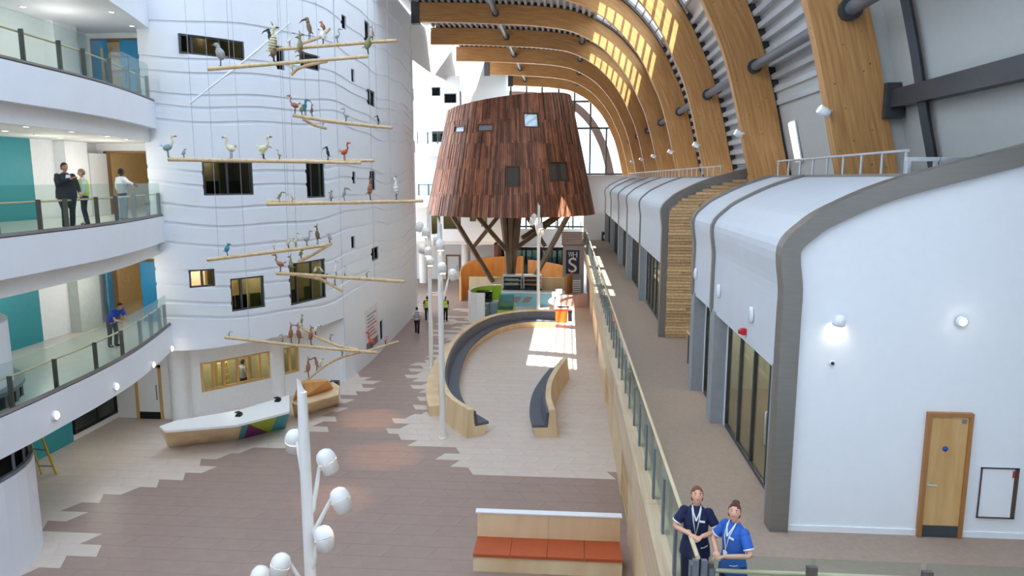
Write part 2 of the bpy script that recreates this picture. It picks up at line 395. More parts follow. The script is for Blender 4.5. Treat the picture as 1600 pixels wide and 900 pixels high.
for k, (mu, rm, lit) in {'a': ((.18,.6), BEIGE, 8), 'c': ((), None, 0), 'd': ((), None, 0), 'e': ((), None, 0), 'f': ((), None, 0), 'g': ((), None, 0), 'h': ((.5,), None, 0), 'i': ((.48,), None, 10),
    'j': ((.3,), None, 6), 'k': ((), None, 0), 'l': ((), None, 0), 'm': ((), None, 0), 'n': ((.5,), None, 0), 'o': ((.5,), PEACH, 80), 'p': ((.32,), BEIGE, 42), 'q': ((.2,.62), BEIGE, 34)}.items():
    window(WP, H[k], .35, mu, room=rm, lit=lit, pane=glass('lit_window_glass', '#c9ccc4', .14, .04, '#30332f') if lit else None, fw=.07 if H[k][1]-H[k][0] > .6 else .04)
def office_chair(label, hole, u, dpt, col):
    p, t = at_s(WP, WS, hole[0]+(hole[1]-hole[0])*u); n2 = Vector((t.y,-t.x)); c = Vector((p.x,p.y,0))-Vector((n2.x,n2.y,0))*dpt; z = hole[2]-.55
    T = thing('office_chair', label, 'chair', loc=(c.x,c.y,z), rz=math.atan2(t.y,t.x), group='office chairs behind the windows'); L = lambda m, n_, mm: m.build(n_, mm, T, local=True); m = mat('chair_'+col[1:], col, .7)
    L(MB().box(-.24,.24,-.24,.22,.42,.5),'seat',m); L(MB().box(-.24,.24,-.3,-.23,.5,1.1),'backrest',m); L(MB().tube([(0,0,.06),(0,0,.42)],.03,8),'column',STEEL)
    for k in range(5):
        a = k*2*math.pi/5; L(MB().tube([(0,0,.1),(.26*math.cos(a),.26*math.sin(a),.03)],.022,6),'leg',BLACK)
for lb, k, u, d, c in (('black office chair at the left of the window below the fifth mobile','p',.08,.85,'#1c1d1f'),('black office chair in the middle of the window below the fifth mobile','p',.5,.9,'#232426'),('olive green office chair at the right of the window below the fifth mobile','p',.92,.85,'#56662c'),('dark office chair at the left of the window behind the sixth mobile','q',.35,.9,'#232426'),('green office chair at the right of the window behind the sixth mobile','q',.8,.95,'#4c5a2e'),('dark office chair at the left of the large window behind the third mobile','i',.28,.9,'#1c1d1f'),('dark office chair at the right of the large window behind the third mobile','i',.75,.9,'#1c1d1f')):
    office_chair(lb, H[k], u, d, c)
# lower straight part of the same wall down to the floor, and the recessed ground-floor wall behind the columns
iL = next(i for i, p in enumerate(WP) if p.y > 32.9)
LP = WP[iL:]; LS = walk(LP)
hp = rect_hole(LP, LS, 594, 500, 599, 532)
curved_wall('wall_left_lower', LP, 0, 3.2, .35, WHITE, (), None, [hp]); window(LP, hp, .35, fw=.05)
RP = [Vector(p) for p in ((-15.62,27.35),(-14.9,27.75),(-13.6,29.3),(-12.3,31.0),(-10.96,33.2))]; RS = walk(RP)
RP = catmull(RP, .5); RS = walk(RP)
h1 = rect_hole(RP, RS, 314, 567, 425, 602); h2 = rect_hole(RP, RS, 441, 554, 468, 582); h1 = (h1[0], h1[1], 1.05, 2.3); h2 = (h2[0], h2[1], 1.05, 2.3)
curved_wall('wall_recess', RP, 0, 3.25, .2, WHITE2, (), None, [h1, h2])
OAKF = OAK
w1 = window(RP, h1, .2, (.17,.31,.51,.67,.84), frame=OAKF, pane=GLASS, room=BEIGE, lit=45, fw=.09); w2 = window(RP, h2, .2, (.5,), frame=OAKF, pane=GLASS, room=BEIGE, lit=12, fw=.09)
sof = [tuple(p) for p in offset2(WP[:iL+1], -.02)] + [tuple(p) for p in RP[::-1]]
MB().prism(sof, 3.2, 3.3).build('ceiling_recess', SOFFIT, kind='structure')

# diagonal joint climbing across the wavy wall
dg_ = [hit(WP, WS, x, y) for x, y in ((296,162),(330,135),(365,108),(400,80),(425,58),(453,35))]
m = MB(); pr = []
for s, z in dg_:
    p, t = at_s(WP, WS, s); nn = Vector((t.y,-t.x)); pr.append(Vector((p.x+nn.x*.0, p.y+nn.y*.0, z)))
m.tube(pr, .04, 4, smooth=False); m.build('trim_1', WHITE, kind='structure')

# ------------------------------------------------------------------ balconies on the left
EP = catmull([(-13.2,7),(-13.35,11),(-13.5,15.8),(-13.62,17.5),(-13.8,19.4),(-14.15,21.5),(-14.75,23.8),(-15.42,26.0)], .4)
ES = walk(EP)
def slab(name, path, z0, z1, material, top=None):
    P = [tuple(p) for p in path] + [(-15.45,34),(-24,34),(-24,7)]
    return MB().prism(P, z0, z1).build(name, material, kind='structure')
INS = offset2(EP, -.28)
VINYL = mat('pale_vinyl_floor', '#c9c6bb', .25, var=.03, scale=3)
for z, nm in ((L1, 'floor_level_one'), (L2, 'floor_level_two'), (L3, 'floor_level_three')):
    slab(nm, offset2(EP, -.1), z-.02, z+.005, VINYL)
    slab('balcony_edge_band', EP, z-1.0, z-.02, WHITE)
    if z > L1: slab('ceiling_balcony', INS, z-1.5, z-1.0, SOFFIT)
slab('ceiling_upper_balcony', EP, 15.35, 17.0, WHITE)
# back corridor wall and cross walls
DARKG = mat('grey_green_wall', '#bfc6c0', .6)
MB().box(-18.7, -18.35, 7, 26.7, L1, 15.35).build('wall_back_corridor', WHITE2, kind='structure')
MB().box(-19.0, -18.7, 7, 27.2, 0, 3.25).build('wall_back_ground', WHITE2, kind='structure')
def doorway(name, z, x0, x1, h, y=26.7, xl=-18.35, xr=-15.4, top=2.75):
    b = MB().box(xl, x0, y, y+.2, z, z+top).box(x1, xr, y, y+.2, z, z+top).box(x0, x1, y, y+.2, z+h, z+top)
    b.build(name, WHITE2, kind='structure')
    c = MB().box(x0-2, x1+1.2, y+7.0, y+7.1, z, z+2.75).box(x0-2.1, x0-2, y+.2, y+7, z, z+2.75).box(x1+1.2, x1+1.3, y+.2, y+7, z, z+2.75).box(x0-2, x1+1.2, y+.2, y+7, z+2.75, z+2.8)
    c.build('wall_inner_corridor', mat('warm_corridor_wall', '#dcc69a', .7), kind='structure')
    l = bpy.data.lights.new('corridor_lamp', 'POINT'); l.energy = 55; l.color = (1, .82, .55); l.shadow_soft_size = .25
    lo = bpy.data.objects.new('corridor_lamp', l); COL.objects.link(lo); lo.location = ((x0+x1)/2-.3, y+3, z+2.55)
    f = MB().box(x0, x0+.09, y-.04, y+.24, z, z+h).box(x1-.09, x1, y-.04, y+.24, z, z+h).box(x0, x1, y-.04, y+.24, z+h-.09, z+h)
    f.build('trim_door_frame', mat('brown_timber_frame', '#8d6a45', .5), kind='structure')
doorway('wall_cross_level_two', L2, -18.05, -15.95, 2.45); doorway('wall_cross_level_one', L1, -18.2, -15.6, 2.5); doorway('wall_cross_level_three', L3, -18.2, -15.75, 2.4)
def door(n, x0, x1, y0, y1, z, h, material, th=.05, handle=1, panel=None, name=None):
    """door leaf from (x0,y0) to (x1,y1)"""
    T = thing(f'door_{n}', None, loc=(x0, y0, z), kind='structure')
    a = Vector((x0,y0,z)); b = Vector((x1,y1,z)); d = (b-a); ln = d.length; d.normalize(); nn = Vector((d.y,-d.x,0))
    MB().beam(a+Vector((0,0,h/2)), b+Vector((0,0,h/2)), th, h).build('leaf', material, T)
    if handle:
        p = a.lerp(b, .88 if handle > 0 else .12)+nn*.05
        MB().tube([p+Vector((0,0,.85)), p+nn*.03+Vector((0,0,.85)), p+nn*.03+Vector((0,0,1.45)), p+Vector((0,0,1.45))], .02, 6).build('pull_handle', STEEL, T)
    if panel:
        p, q = a.lerp(b, panel[0])+nn*.028, a.lerp(b, panel[1])+nn*.028
        MB().beam(p+Vector((0,0,1.35)), q+Vector((0,0,1.35)), .02, 1.3).build('vision_panel', panel[2], T)
    return T
door(1, -17.96, -18.0, 26.66, 25.7, L2, 2.35, WHITE2, panel=(.3,.42,OAK))
door(2, -15.72, -16.85, 26.62, 26.55, L1, 2.4, BLUE, handle=0, panel=(.75,.95,mat('wired_glass', '#9c7f5a', .2)))
door(3, -18.1, -17.75, 26.62, 25.75, L1, 2.4, BLUE, panel=(.6,.75,OAK))
door(4, -15.85, -16.95, 26.62, 26.55, L3, 2.3, BLUE, panel=(.7,.85,OAK)); door(5, -18.1, -17.3, 26.62, 26.3, L3, 2.3, BLUE, panel=(.6,.75,OAK))
# teal panels and piers on the corridor wall
for z, y1, nm in ((L2, 23.2, 'wall_teal_level_two'), (L1, 22.9, 'wall_teal_level_one'), (L3, 22.0, 'wall_teal_level_three')):
    MB().box(-18.36, -18.3, 9, y1, z, z+2.74).build(nm, TEAL, kind='structure')
    MB().box(-18.36, -17.95, 24.4, 25.6, z, z+2.74).build('wall_pier', DARKG if z == L1 else WHITE2, kind='structure')
MB().box(-18.72, -18.66, 12, 24.35, 0, 3.2).build('wall_teal_ground', TEAL, kind='structure')
T = thing('window_ground_strip', None, loc=(-18.7, 25, 0), kind='structure')
MB().box(-18.72, -18.62, 24.4, 27.0, .25, .35).box(-18.72, -18.62, 24.4, 27.0, 2.55, 2.65).box(-18.72, -18.62, 24.4, 24.5, .35, 2.55).box(-18.72, -18.62, 25.75, 25.85, .35, 2.55).box(-18.72, -18.62, 26.9, 27, .35, 2.55).build('window_frame', BLACK, T)
for a in (24.5, 25.85): MB().box(-18.70, -18.66, a, a+(1.25 if a < 25 else 1.05), .35, 2.55).build('pane', mat('dark_pane', '#2e3634', .08), T)
# ground-floor cross wall with its white door and access panel
gx = lambda px: ony(px, 620, 27.05).x
MB().box(-19, -15.55, 27.1, 27.35, 0, 3.25).build('wall_cross_ground', WHITE2, kind='structure')
T = door(6, gx(217), gx(250), 27.08, 27.08, 0, 2.2, WHITE2, handle=1)
MB().box(gx(217), gx(250), 27.03, 27.05, 0, .3).build('kick_plate', BLACK, T)
MB().box(gx(213), gx(217), 27.0, 27.12, 0, 2.3).box(gx(250), gx(253), 27.0, 27.12, 0, 2.3).box(gx(213), gx(253), 27.0, 27.12, 2.2, 2.3).build('trim_ground_door', OAK, kind='structure')

# near white rounded bay at the left edge, with its band of windows
PC, PR = Vector((-16.65, 15.35)), 2.95
PP = [PC + Vector((PR*math.cos(a), PR*math.sin(a))) for a in [math.radians(-140+12*i) for i in range(17)]]
PP = [p for p in PP]; PS = walk(PP)
def bay(name, z0, z1, r, m): MB().prism([tuple(PC+Vector((r*math.cos(a), r*math.sin(a)))) for a in [2*math.pi*i/40 for i in range(40)]], z0, z1).build(name, m, kind='structure')
bay('wall_bay_lower', 0, 2.55, PR, WHITE); bay('wall_bay_upper', 4.7, 6.3, PR-.25, WHITE)
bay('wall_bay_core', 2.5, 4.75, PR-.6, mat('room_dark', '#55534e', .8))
T = thing('window_bay', None, loc=(PC.x, PC.y, 2.55), kind='structure')
def ring(r0, r1, z0, z1, n=40):
    m = MB(); rows = []
    for r, z in ((r0,z0),(r1,z0),(r1,z1),(r0,z1),(r0,z0)): rows.append([Vector((PC.x+r*math.cos(2*math.pi*i/n), PC.y+r*math.sin(2*math.pi*i/n), z)) for i in range(n)])
    return m.grid(rows, closed=True, smooth=False)
ring(PR-.25, PR-.02, 2.55, 2.65).build('window_sill', STEEL, T); ring(PR-.25, PR-.02, 4.6, 4.7).build('window_head', STEEL, T)
for i in range(14):
    a0 = -.6+i*.2; 
    c = lambda a, r: PC+Vector((r*math.cos(a), r*math.sin(a)))
    p = c(a0, PR-.12); MB().tube([(p.x,p.y,2.65),(p.x,p.y,4.6)], .06, 4, smooth=False).build('mullion', STEEL, T)
    q = c(a0+.2, PR-.12); MB().beam((p.x,p.y,3.62),(q.x,q.y,3.62), .02, 1.94).build('pane', DGLASS, T)

# ------------------------------------------------------------------ timber and carpet gallery on the right
Y0, Y1 = 8.15, 66.0
MB().box(1.55, 9.0, Y0, Y1, 3.7, 4.22).build('floor_gallery', SOFFIT, kind='structure')
MB().box(1.66, 9.0, Y0, Y1, 4.22, 4.25).build('floor_gallery_carpet', CARPET, kind='structure')
WR = thing('wall_right', None, kind='structure', loc=(1.75, 30, 0))
MB().box(1.85, 2.05, 14, Y1, 0, 3.7).build('backing', PLYD, WR)
y = 14.0; k = 0
while y < 62:
    if k % 4 == 2:
        me = MB().box(-.03, .03, -1.18, 1.18, -.045, .045).mesh('slat', LARCH) if k == 2 else me
        for i in range(30 if y < 40 else 0): piece('slat', me, WR, (1.82, y+1.2, .15+i*.115))
        if y >= 40: MB().box(1.8, 1.86, y+.02, y+2.38, .1, 3.6).build('panel', LARCH, WR)
    else: MB().box(1.76, 1.86, y+.01, y+2.39, .0, 3.65).build('panel', PLY, WR)
    y += 2.4; k += 1
FA = thing('fascia_gallery', None, kind='structure', loc=(1.4, 30, 3.3))
MB().box(1.45, 1.6, Y0, Y1, 3.3, 4.2).build('backing', PLYD, FA)
fm = MB().box(-.03, .03, -2.99, 2.99, -.047, .047).mesh('slat', PINE)
for j in range(9):
    for i in range(8): piece('slat', fm, FA, (1.43, Y0+3+i*6, 3.36+j*.105))
MB().box(1.36, 1.6, Y0+48, Y1, 3.3, 4.22).build('far_panel', PINE, FA)
for i in range(16):
    MB().box(1.38, 1.72, Y0+i*3.6+.004, Y0+i*3.6+3.596, 4.22, 4.3).build('ledge_board', PINE, FA)
MB().box(1.45, 9, Y1, Y1+.3, 4.25, 10.2).build('wall_far_gallery', WHITE2, kind='structure')

# ------------------------------------------------------------------ shell-roofed units along the gallery
O_ = [(3.36,7.4),(3.36,7.8),(3.36,8.2)] + [(lambda p: (p.x, p.z))(ony(x, y, 11.06)) for x, y in ((1226,388),(1258,352),(1300,326),(1400,285),(1600,232))]
q = O_[-1]; r_ = O_[-2]; O_.append((q[0]+2.4, q[1]+2.4*(q[1]-r_[1])/(q[0]-r_[0])))
CURVE = catmull([Vector(p) for p in O_], .12)
PROF = [Vector((3.36, 4.25)), Vector((3.36, 6.84))] + CURVE
def cut(prof, zlo=None, xhi=None):
    return [p for p in prof if (zlo is None or p.y >= zlo-1e-4) and (xhi is None or p.x <= xhi)]
def skin(prof, d0, d1, ya, yb):
    a = offset2(prof, d0); b = offset2(prof, d1); n = len(a); rows = []
    P = [(p.x, p.y) for p in a] + [(p.x, p.y) for p in b[::-1]]; m = MB()
    rows = [[(p[0], yy, p[1]) for p in P] for yy in (ya, yb)]
    m.grid(rows, smooth=False, closed=True)
    for r, yy in ((0, ya), (1, yb)):
        for i in range(n-1):
            qd = (r*2*n+i, r*2*n+i+1, r*2*n+2*n-2-i, r*2*n+2*n-1-i); m.f.append(qd if r else qd[::-1]); m.m.append(0); m.sm.append(False)
    return m
XR = 5.35
RIB = [11.06, 16.6, 19.2, 25.3, 33.5, 40.9, 47.7, 56.4, 65.0]
UN = {}
def unit(key, label, ya, yb, ribs):
    T = thing('roof_shell_unit', label, 'building unit', loc=(3.4, ya, L1)); UN[key] = T
    for a, b in zip(ribs, ribs[1:]): skin(cut(PROF, 6.84, XR), .03, .11, a+.06, b-.06).build('shell_panel', SHELL, T)
    for i, y in enumerate(ribs):
        if i == 0: continue
        w = .13 if i < len(ribs)-1 else .22
        skin(cut(PROF, 6.84, XR), -.03, .14, y-w, y+.03).build('shell_rib', ZINC, T)
    for i, y in enumerate(ribs):
        a, b = (y, y+.45) if i == 0 else (y-.45, y+.03)
        if i == 0: a, b = y+.28, y+.5
        MB().box(3.36, 3.72, a, b, L1, 6.9).build('pier', mat('pier_paint', '#94979a', .5), T)
        if i: MB().box(3.66, 3.74, a-.16, a-.0, L1, 6.9).build('white_jamb', WHITE2, T)
    for a, b in zip(ribs, ribs[1:]):
        lo, hi = a+(.5 if a == ribs[0] else .03), b-.62; n = max(2, round((hi-lo)/1.15)); st = (hi-lo)/n
        MB().box(3.66, 3.74, lo, hi, 6.8, 6.9).build('glazing_rail', DSTEEL, T); MB().box(3.66, 3.74, lo, hi, L1, L1+.08).build('glazing_rail', DSTEEL, T)
        for i in range(n+1): MB().box(3.66, 3.74, lo+i*st-.03, lo+i*st+.03, L1+.08, 6.8).build('mullion', DSTEEL, T)
        for i in range(n): MB().box(3.69, 3.705, lo+i*st+.03, lo+(i+1)*st-.03, L1+.08, 6.8).build('pane', SHOPGLASS, T)
        d = lo+st*.9 if n else lo
        MB().tube([(3.62,d,L1+.9),(3.6,d,L1+.9),(3.6,d,L1+1.5),(3.62,d,L1+1.5)], .018, 6).build('door_handle', SILVER, T)
    # room behind the glass
    MB().box(6.9, 7.0, ya+.3, yb, L1, 7).build('back_wall', mat('unit_wall', '#cfcabf', .7), T); MB().box(3.74, 7, ya+.3, yb, 6.95, 7.02).build('room_ceiling', SOFFIT, T)
    MB().box(3.8, 7, yb-.25, yb-.1, L1, 7).build('end_wall', mat('unit_wall', '#cfcabf', .7), T)
    MB().box(5.25, 5.45, ya+.3, yb, 9.2, 9.98).build('rear_upstand', ZINC, T)
    return T
u1 = unit('near', 'nearest white curved-roof unit with end wall, door and zinc edging', 11.06, 19.25, RIB[:3])
u2 = unit('far', 'long far run of ribbed white curved-roof units beyond the timber slats', 25.3, 65.3, RIB[3:])
# zinc edge profile and white end walls, rising to the right
def end_wall(T, y, wallmat):
    skin(PROF, -.05, .24, y-.06, y+.25).build('zinc_edge', ZINC, T)
    ins = offset2(PROF, .2); P = [(p.x, p.y) for p in ins]; P[0] = (P[0][0], L1)
    P += [(P[-1][0], L1)]
    MB().extrude(P, 'y', y+.02, y+.2).build('end_wall_panel', wallmat, T)
end_wall(u1, 11.06, mat('end_wall_white', '#f0f2f4', .5, var=.01)); end_wall(u2, 25.3, SHELL)
# horizontal larch slats facing the viewer on the far unit's end wall
ins = offset2(PROF, .24); z = L1+.06; rs = random.Random(3)
sm = {}
def slat_piece(x0, x1, z):
    k = round((x1-x0)*20)
    if k not in sm: sm[k] = MB().box(-k/40+.004, k/40-.004, -.03, .03, -.046, .046).mesh('slat', LARCH)
    piece('slat', sm[k], u2, ((x0+x1)/2, 25.25, z))
while z < 10.3:
    xl = min((p.x for p in ins if p.y >= z), default=None)
    if xl is None: break
    xj = xl+.4+rs.random()*1.3
    if xl < 6.6:
        slat_piece(xl, min(xj, 7), z)
        if xj < 6.4: slat_piece(xj, 7.0, z)
    z += .108
T = thing('link_handrail', 'short handrail in the recess beside the timber slats', 'handrail', loc=(3.7,20.2,L1))
for y in (20.0, 21.6): MB().tube([(3.75,y,L1),(3.75,y,L1+.95)], .025, 8).build('post', TAUPE, T)
MB().tube([(3.75,19.7,L1+.95),(3.75,21.9,L1+.95)], .03, 8).build('rail', wood('pale_handrail', '#cdb78e', '#dcc9a4'), T)
# ------------------------------------------------------------------ roof: curved glulam arches, struts, corrugated deck, rooflight
IN_ = catmull([Vector(p) for p in ((7.0,4.25),(6.75,6),(6.45,8),(6.1,9.8),(5.85,10.8),(5.5,12.3),(5.0,14.0),(4.45,15.2),(4.05,16.0),(3.45,16.9),(2.85,17.6),(2.1,18.3),(1.2,18.87),(.4,19.25),(-.45,19.5),(-2.3,19.75),(-4.6,19.9),(-7.5,20.05),(-10.7,20.13),(-16,20.25))], .3)
DEP = 1.22
EX = offset2(IN_, DEP)
AY = [16.7+7.9*i for i in range(9)]
AXL = [-15.5,-15.5,-10.5,-10.5,-10.6,-10.85,-10.0,-8.3,-6.7]
AN = ['nearest','second','third','fourth','fifth','sixth','seventh','eighth','ninth']
def arch(i):
    y = AY[i]; k = [j for j in range(len(IN_)) if IN_[j].x >= AXL[i]]; n = len(k); w = .17; mb = MB(); uv = []
    S = walk(IN_)
    for j in k:
        a, b = IN_[j], EX[j]; mb.v += [Vector((a.x,y-w,a.y)), Vector((b.x,y-w,b.y)), Vector((b.x,y+w,b.y)), Vector((a.x,y+w,a.y))]
        uv.append(S[j])
    vv = [0, DEP, DEP+2*w, 2*DEP+2*w, 2*DEP+4*w]
    me_uv = []
    for q in range(n-1):
        for c in range(4):
            mb.f.append((q*4+c, q*4+(c+1)%4, q*4+4+(c+1)%4, q*4+4+c)); mb.m.append(0); mb.sm.append(False)
            me_uv += [(uv[q]+i*3.1,vv[c]),(uv[q]+i*3.1,vv[c+1]),(uv[q+1]+i*3.1,vv[c+1]),(uv[q+1]+i*3.1,vv[c])]
    for q in (0, n-1):
        mb.f.append((q*4+3,q*4+2,q*4+1,q*4) if q == 0 else (q*4,q*4+1,q*4+2,q*4+3)); mb.m.append(0); mb.sm.append(False); me_uv += [(0,0),(0,1),(.3,1),(.3,0)]
    T = thing('timber_arch', f'{AN[i]} curved laminated timber arch of the roof, counted from the viewer', 'arch', loc=(6.9, y, 4.25), group='curved timber roof arches')
    o = mb.build('laminated_rib', GLULAM, T); ul = o.data.uv_layers.new(name='UVMap')
    for li, c in enumerate(me_uv): ul.data[li].uv = c
    a, b = IN_[k[-1]], EX[k[-1]]
    if i >= 3 and i not in (5, 6): MB().box(a.x-.12, a.x+.42, y-.22, y+.22, a.y-.12, b.y+.05).build('steel_shoe', DSTEEL, T)
    return T
ARCH = [arch(i) for i in range(9)]
# struts between arches
LINES = [((6.0,13.5), 'along the right-hand slope', range(0, 7)), ((-4.85,20.55), 'along the flat of the roof', range(3, 8)), ((.9,20.1), 'at the start of the curve', range(4, 8))]
for (sx, sz), wh, rng in LINES:
    for i in rng:
        ya, yb = AY[i]+.17, AY[i+1]-.17
        T = thing('roof_strut', f'grey steel tube {wh}, joining the {AN[i]} and {AN[i+1]} timber arches', 'strut', loc=(sx, ya, sz), group='grey tubes between the arches')
        MB().tube([(sx,ya+.12,sz),(sx,yb-.12,sz)], .15, 12).build('tube', STEEL, T)
        for y in (ya, yb-.16): MB().tube([(sx,y,sz),(sx,y+.16,sz)], .23, 14).build('flange', DSTEEL, T)
# first strut towards the viewer
T = thing('roof_strut', 'grey steel tube running from the nearest timber arch towards the viewer', 'strut', loc=(6.0, 8, 13.5), group='grey tubes between the arches')
MB().tube([(6,8,13.5),(6,16.4,13.5)], .15, 12).build('tube', STEEL, T); MB().tube([(6,16.37,13.5),(6,16.53,13.5)], .25, 14).build('flange', DSTEEL, T)
SE = walk(EX)
def deck(name, ya, yb, s0, s1, material, corr=True, extra=.03, thick=.05):
    base = offset2(EX, extra); S = walk(base); pts = []
    s = s0; P = .42; k = 0
    if corr:
        while s < s1-P:
            for ds, h in ((0,.0),(.16,0),(.21,.2),(.37,.2)):
                p, t = at_s(base, S, s+ds); pts.append(Vector((p.x+t.y*h, p.y-t.x*h)))
            s += P
    else:
        while s < s1: pts.append(at_s(base, S, s)[0]); s += .4
    pts.append(at_s(base, S, s1)[0])
    up = offset2(pts, thick); m = MB()
    m.grid([[(p.x,y,p.y) for p in pts] for y in (ya, yb)], smooth=False); m.grid([[(p.x,y,p.y) for p in up] for y in (yb, ya)], smooth=False)
    return m.build(name, material, kind='structure')
sk0 = next(SE[i] for i in range(len(EX)) if EX[i].y > 17.0); sk1 = next(SE[i] for i in range(len(EX)) if EX[i].x < 1.9)
s_of_x = lambda X: next((SE[i] for i in range(len(EX)) if EX[i].x < X and EX[i].y > 15), SE[-1])
s_of_z = lambda Z: next(SE[i] for i in range(len(EX)) if EX[i].y > Z)
def skylight(ya, yb, i):
    T = thing('rooflight', None, loc=(4, ya, 17), kind='structure'); b = offset2(EX, .12); S = walk(b); n = 8; EA, EB = ya, yb; ya, yb = ya+.4, yb-.42
    edge = [b[j] for j in range(len(b)) if S[j] >= sk0 and S[j] <= sk1+.6]
    for j in range(n+1):
        s = sk0+.0+(sk1-sk0+.35)*j/n; p, t = at_s(b, S, s); w = .16 if j in (0, n) else .07
        MB().beam((p.x,ya,p.y),(p.x,yb,p.y), w, .16, up=(t.y,0,-t.x)).build('glazing_bar', STEEL, T)
    m = MB(); o1 = offset2(edge, .08); o2 = offset2(edge, .1)
    m.grid([[(p.x,y,p.y) for p in o1] for y in (ya, yb)], smooth=False); m.build('pane', SKYGLASS, T)
    for a_, b_ in ((EA, ya), (yb, EB)): deck('ceiling_rooflight_margin', a_-.02, b_+.02, sk0-.3, sk1+.5, DECKM, False, .06)
    for y in (ya+(yb-ya)/3, ya+2*(yb-ya)/3): MB().tube([(p.x,y,p.y) for p in edge], .035, 4, smooth=False).build('glazing_bar', STEEL, T)
yy = [8.0] + AY + [84.0]
for i in range(len(yy)-1):
    ya, yb = yy[i], yy[i+1]; xl = AXL[max(0,i-1)] if i else -16
    xl = -16 if yb <= 33 else (-11.2 if yb < 60 else (-10.4 if yb < 70 else -8.5)); sl1 = min(s_of_x(xl+.2), SE[-1])
    if i == 0: deck('ceiling_liner', ya, yb, .2, sk0, PANELG, False, .3)
    elif i == 1:
        deck('wall_liner', ya, yb, .2, s_of_z(12.7), PANELG, False, .1); deck('ceiling_deck', ya, yb, s_of_z(12.2), sk0, DECKM)
    else: deck('ceiling_deck', ya, yb, s_of_z(8.6), sk0, DECKM)
    deck('ceiling_deck', ya, yb, sk1+.2, s_of_x(-1.5) if yb < 41 else sl1, DECKM)
    if i in (0, 1) or i > 5: deck('ceiling_deck', ya, yb, sk0-.6, sk1+1.2, DECKM, i > 0, .3 if i == 0 else .03)
    elif i == 2: deck('ceiling_deck', ya, 29.2, sk0, sk1+.2, DECKM); skylight(29.2, yb, i)
    elif i == 5: deck('ceiling_deck', ya, 53.2, sk0, sk1+.2, DECKM); skylight(53.2, yb, i)
    else: skylight(ya, yb, i)
for i, y in enumerate(AY):     # closers between each arch and the roof sheet
    lo = [p for p in offset2(EX, -.02) if p.x > (AXL[i]+.3)]; hi = offset2(lo, .62 if i == 0 else .34); mb = MB()
    n = len(lo); mb.grid([[(p.x,yy_,p.y) for p in q] for q, yy_ in ((lo,y-.08),(hi,y-.08),(hi,y+.08),(lo,y+.08),(lo,y-.08))], smooth=False)
    mb.build('trim_roof_closer', PANELG if i == 0 else DSTEEL, kind='structure')
# near right-hand steelwork on the liner wall
T = thing('steel_rail_beam', 'dark grey steel box beam fixed to the nearest timber arch, running right', 'beam', loc=(7.05, 9, 11.5))
MB().box(6.95, 7.2, 7, 16.5, 11.42, 11.8).build('box_section', DSTEEL, T); MB().box(6.85, 7.25, 16.35, 16.55, 11.2, 11.95).build('end_plate', DSTEEL, T)
rb = [p for p in offset2(EX, .16) if 8 < p.y < 17]
MB().tube([(p.x,15.3,p.y) for p in rb], .11, 4, smooth=False).build('steel_wall_rib', DSTEEL, label='slim grey steel rib rising up the panelled wall right of the nearest arch', cat='steel rib')
p0 = ony(1216,214,20.5); p1 = ony(1240,262,20.5)
T = thing('window_slot', None, loc=(6.6, 20, 10), kind='structure')
b = offset2(EX, .02); S_ = walk(b); sA, sB = s_of_z(10.3), s_of_z(11.4)
pA, _t = at_s(b, S_, sA); pB, _t = at_s(b, S_, sB); yS = 23.3
MB().beam((pA.x,yS,pA.y),(pB.x,yS,pB.y), .5, .04, up=(1,0,.2)).build('pane', mat('daylight_glow_pane', '#f4f8fb', .4, emit=1.6), T)  # pane glows to stand in for daylight; no opening behind it
MB().beam((pA.x+.03,yS,pA.y-.06),(pB.x+.03,yS,pB.y+.06), .62, .04, up=(1,0,.2)).build('window_frame', WHITE2, T)

# ------------------------------------------------------------------ far left wing, far gable and back walls
# white bulkhead carrying the left beam ends, tapering towards the gable
BK = [Vector(p) for p in ((-11.1,51.0),(-11.05,57),(-10.3,64.6),(-8.6,72.5),(-6.95,80.4),(-6.95,84))]
curved_wall('wall_bulkhead', BK, 18.2, 21.3, .3, WHITE2)
BK2 = [Vector(p) for p in ((-9.6,66.5),(-8.6,72.5),(-6.95,80.4),(-6.95,84))]
curved_wall('wall_upper_right_wing', BK2, 4.5, 18.2, .3, WHITE2)
# wing end wall with windows, balconies in front of it
WB = [Vector(p) for p in ((-24,62),(-16,62),(-11,62),(-9.4,62))]; BS = walk(WB); WL = [Vector(p) for p in ((-24,62),(-16,62),(-9,62),(-5.5,62))]; BL = walk(WL)
hb = [rect_hole(WB, BS, *v) for v in ((674,136,688,150),(694,146,713,161),(675,205,699,222))]; hl = [rect_hole(WL, BL, *v) for v in ((674,337,688,366),(693,334,720,358),(734,334,744,346),(752,336,761,354))]
curved_wall('wall_far_wing', WB, 7.6, 18.6, .3, WHITE2, (), None, hb); curved_wall('wall_far_wing_lower', WL, 4.4, 7.6, .3, WHITE2, (), None, hl)
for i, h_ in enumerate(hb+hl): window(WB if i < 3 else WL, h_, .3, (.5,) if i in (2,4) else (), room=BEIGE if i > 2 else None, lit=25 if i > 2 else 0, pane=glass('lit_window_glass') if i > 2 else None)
def railing(name, label, p0, p1, z, n, h=1.1, group=None):
    T = thing(name, label, 'balustrade', loc=(p0[0], p0[1], z), group=group); a = Vector((p0[0],p0[1],z)); b = Vector((p1[0],p1[1],z))
    for i in range(n+1):
        p = a.lerp(b, i/n); MB().box(p.x-.05, p.x+.05, p.y-.03, p.y+.03, z, z+h*.85).build('post', TAUPE, T)
        if i < n:
            q = a.lerp(b, (i+1)/n); MB().beam(p+Vector((.0,-.04,h/2)), q+Vector((0,-.04,h/2)), .02, h).build('glass_panel', GLASS, T)
    MB().tube([a+Vector((0,.08,h*.8)), b+Vector((0,.08,h*.8))], .03, 6).build('handrail', STEEL, T); return T
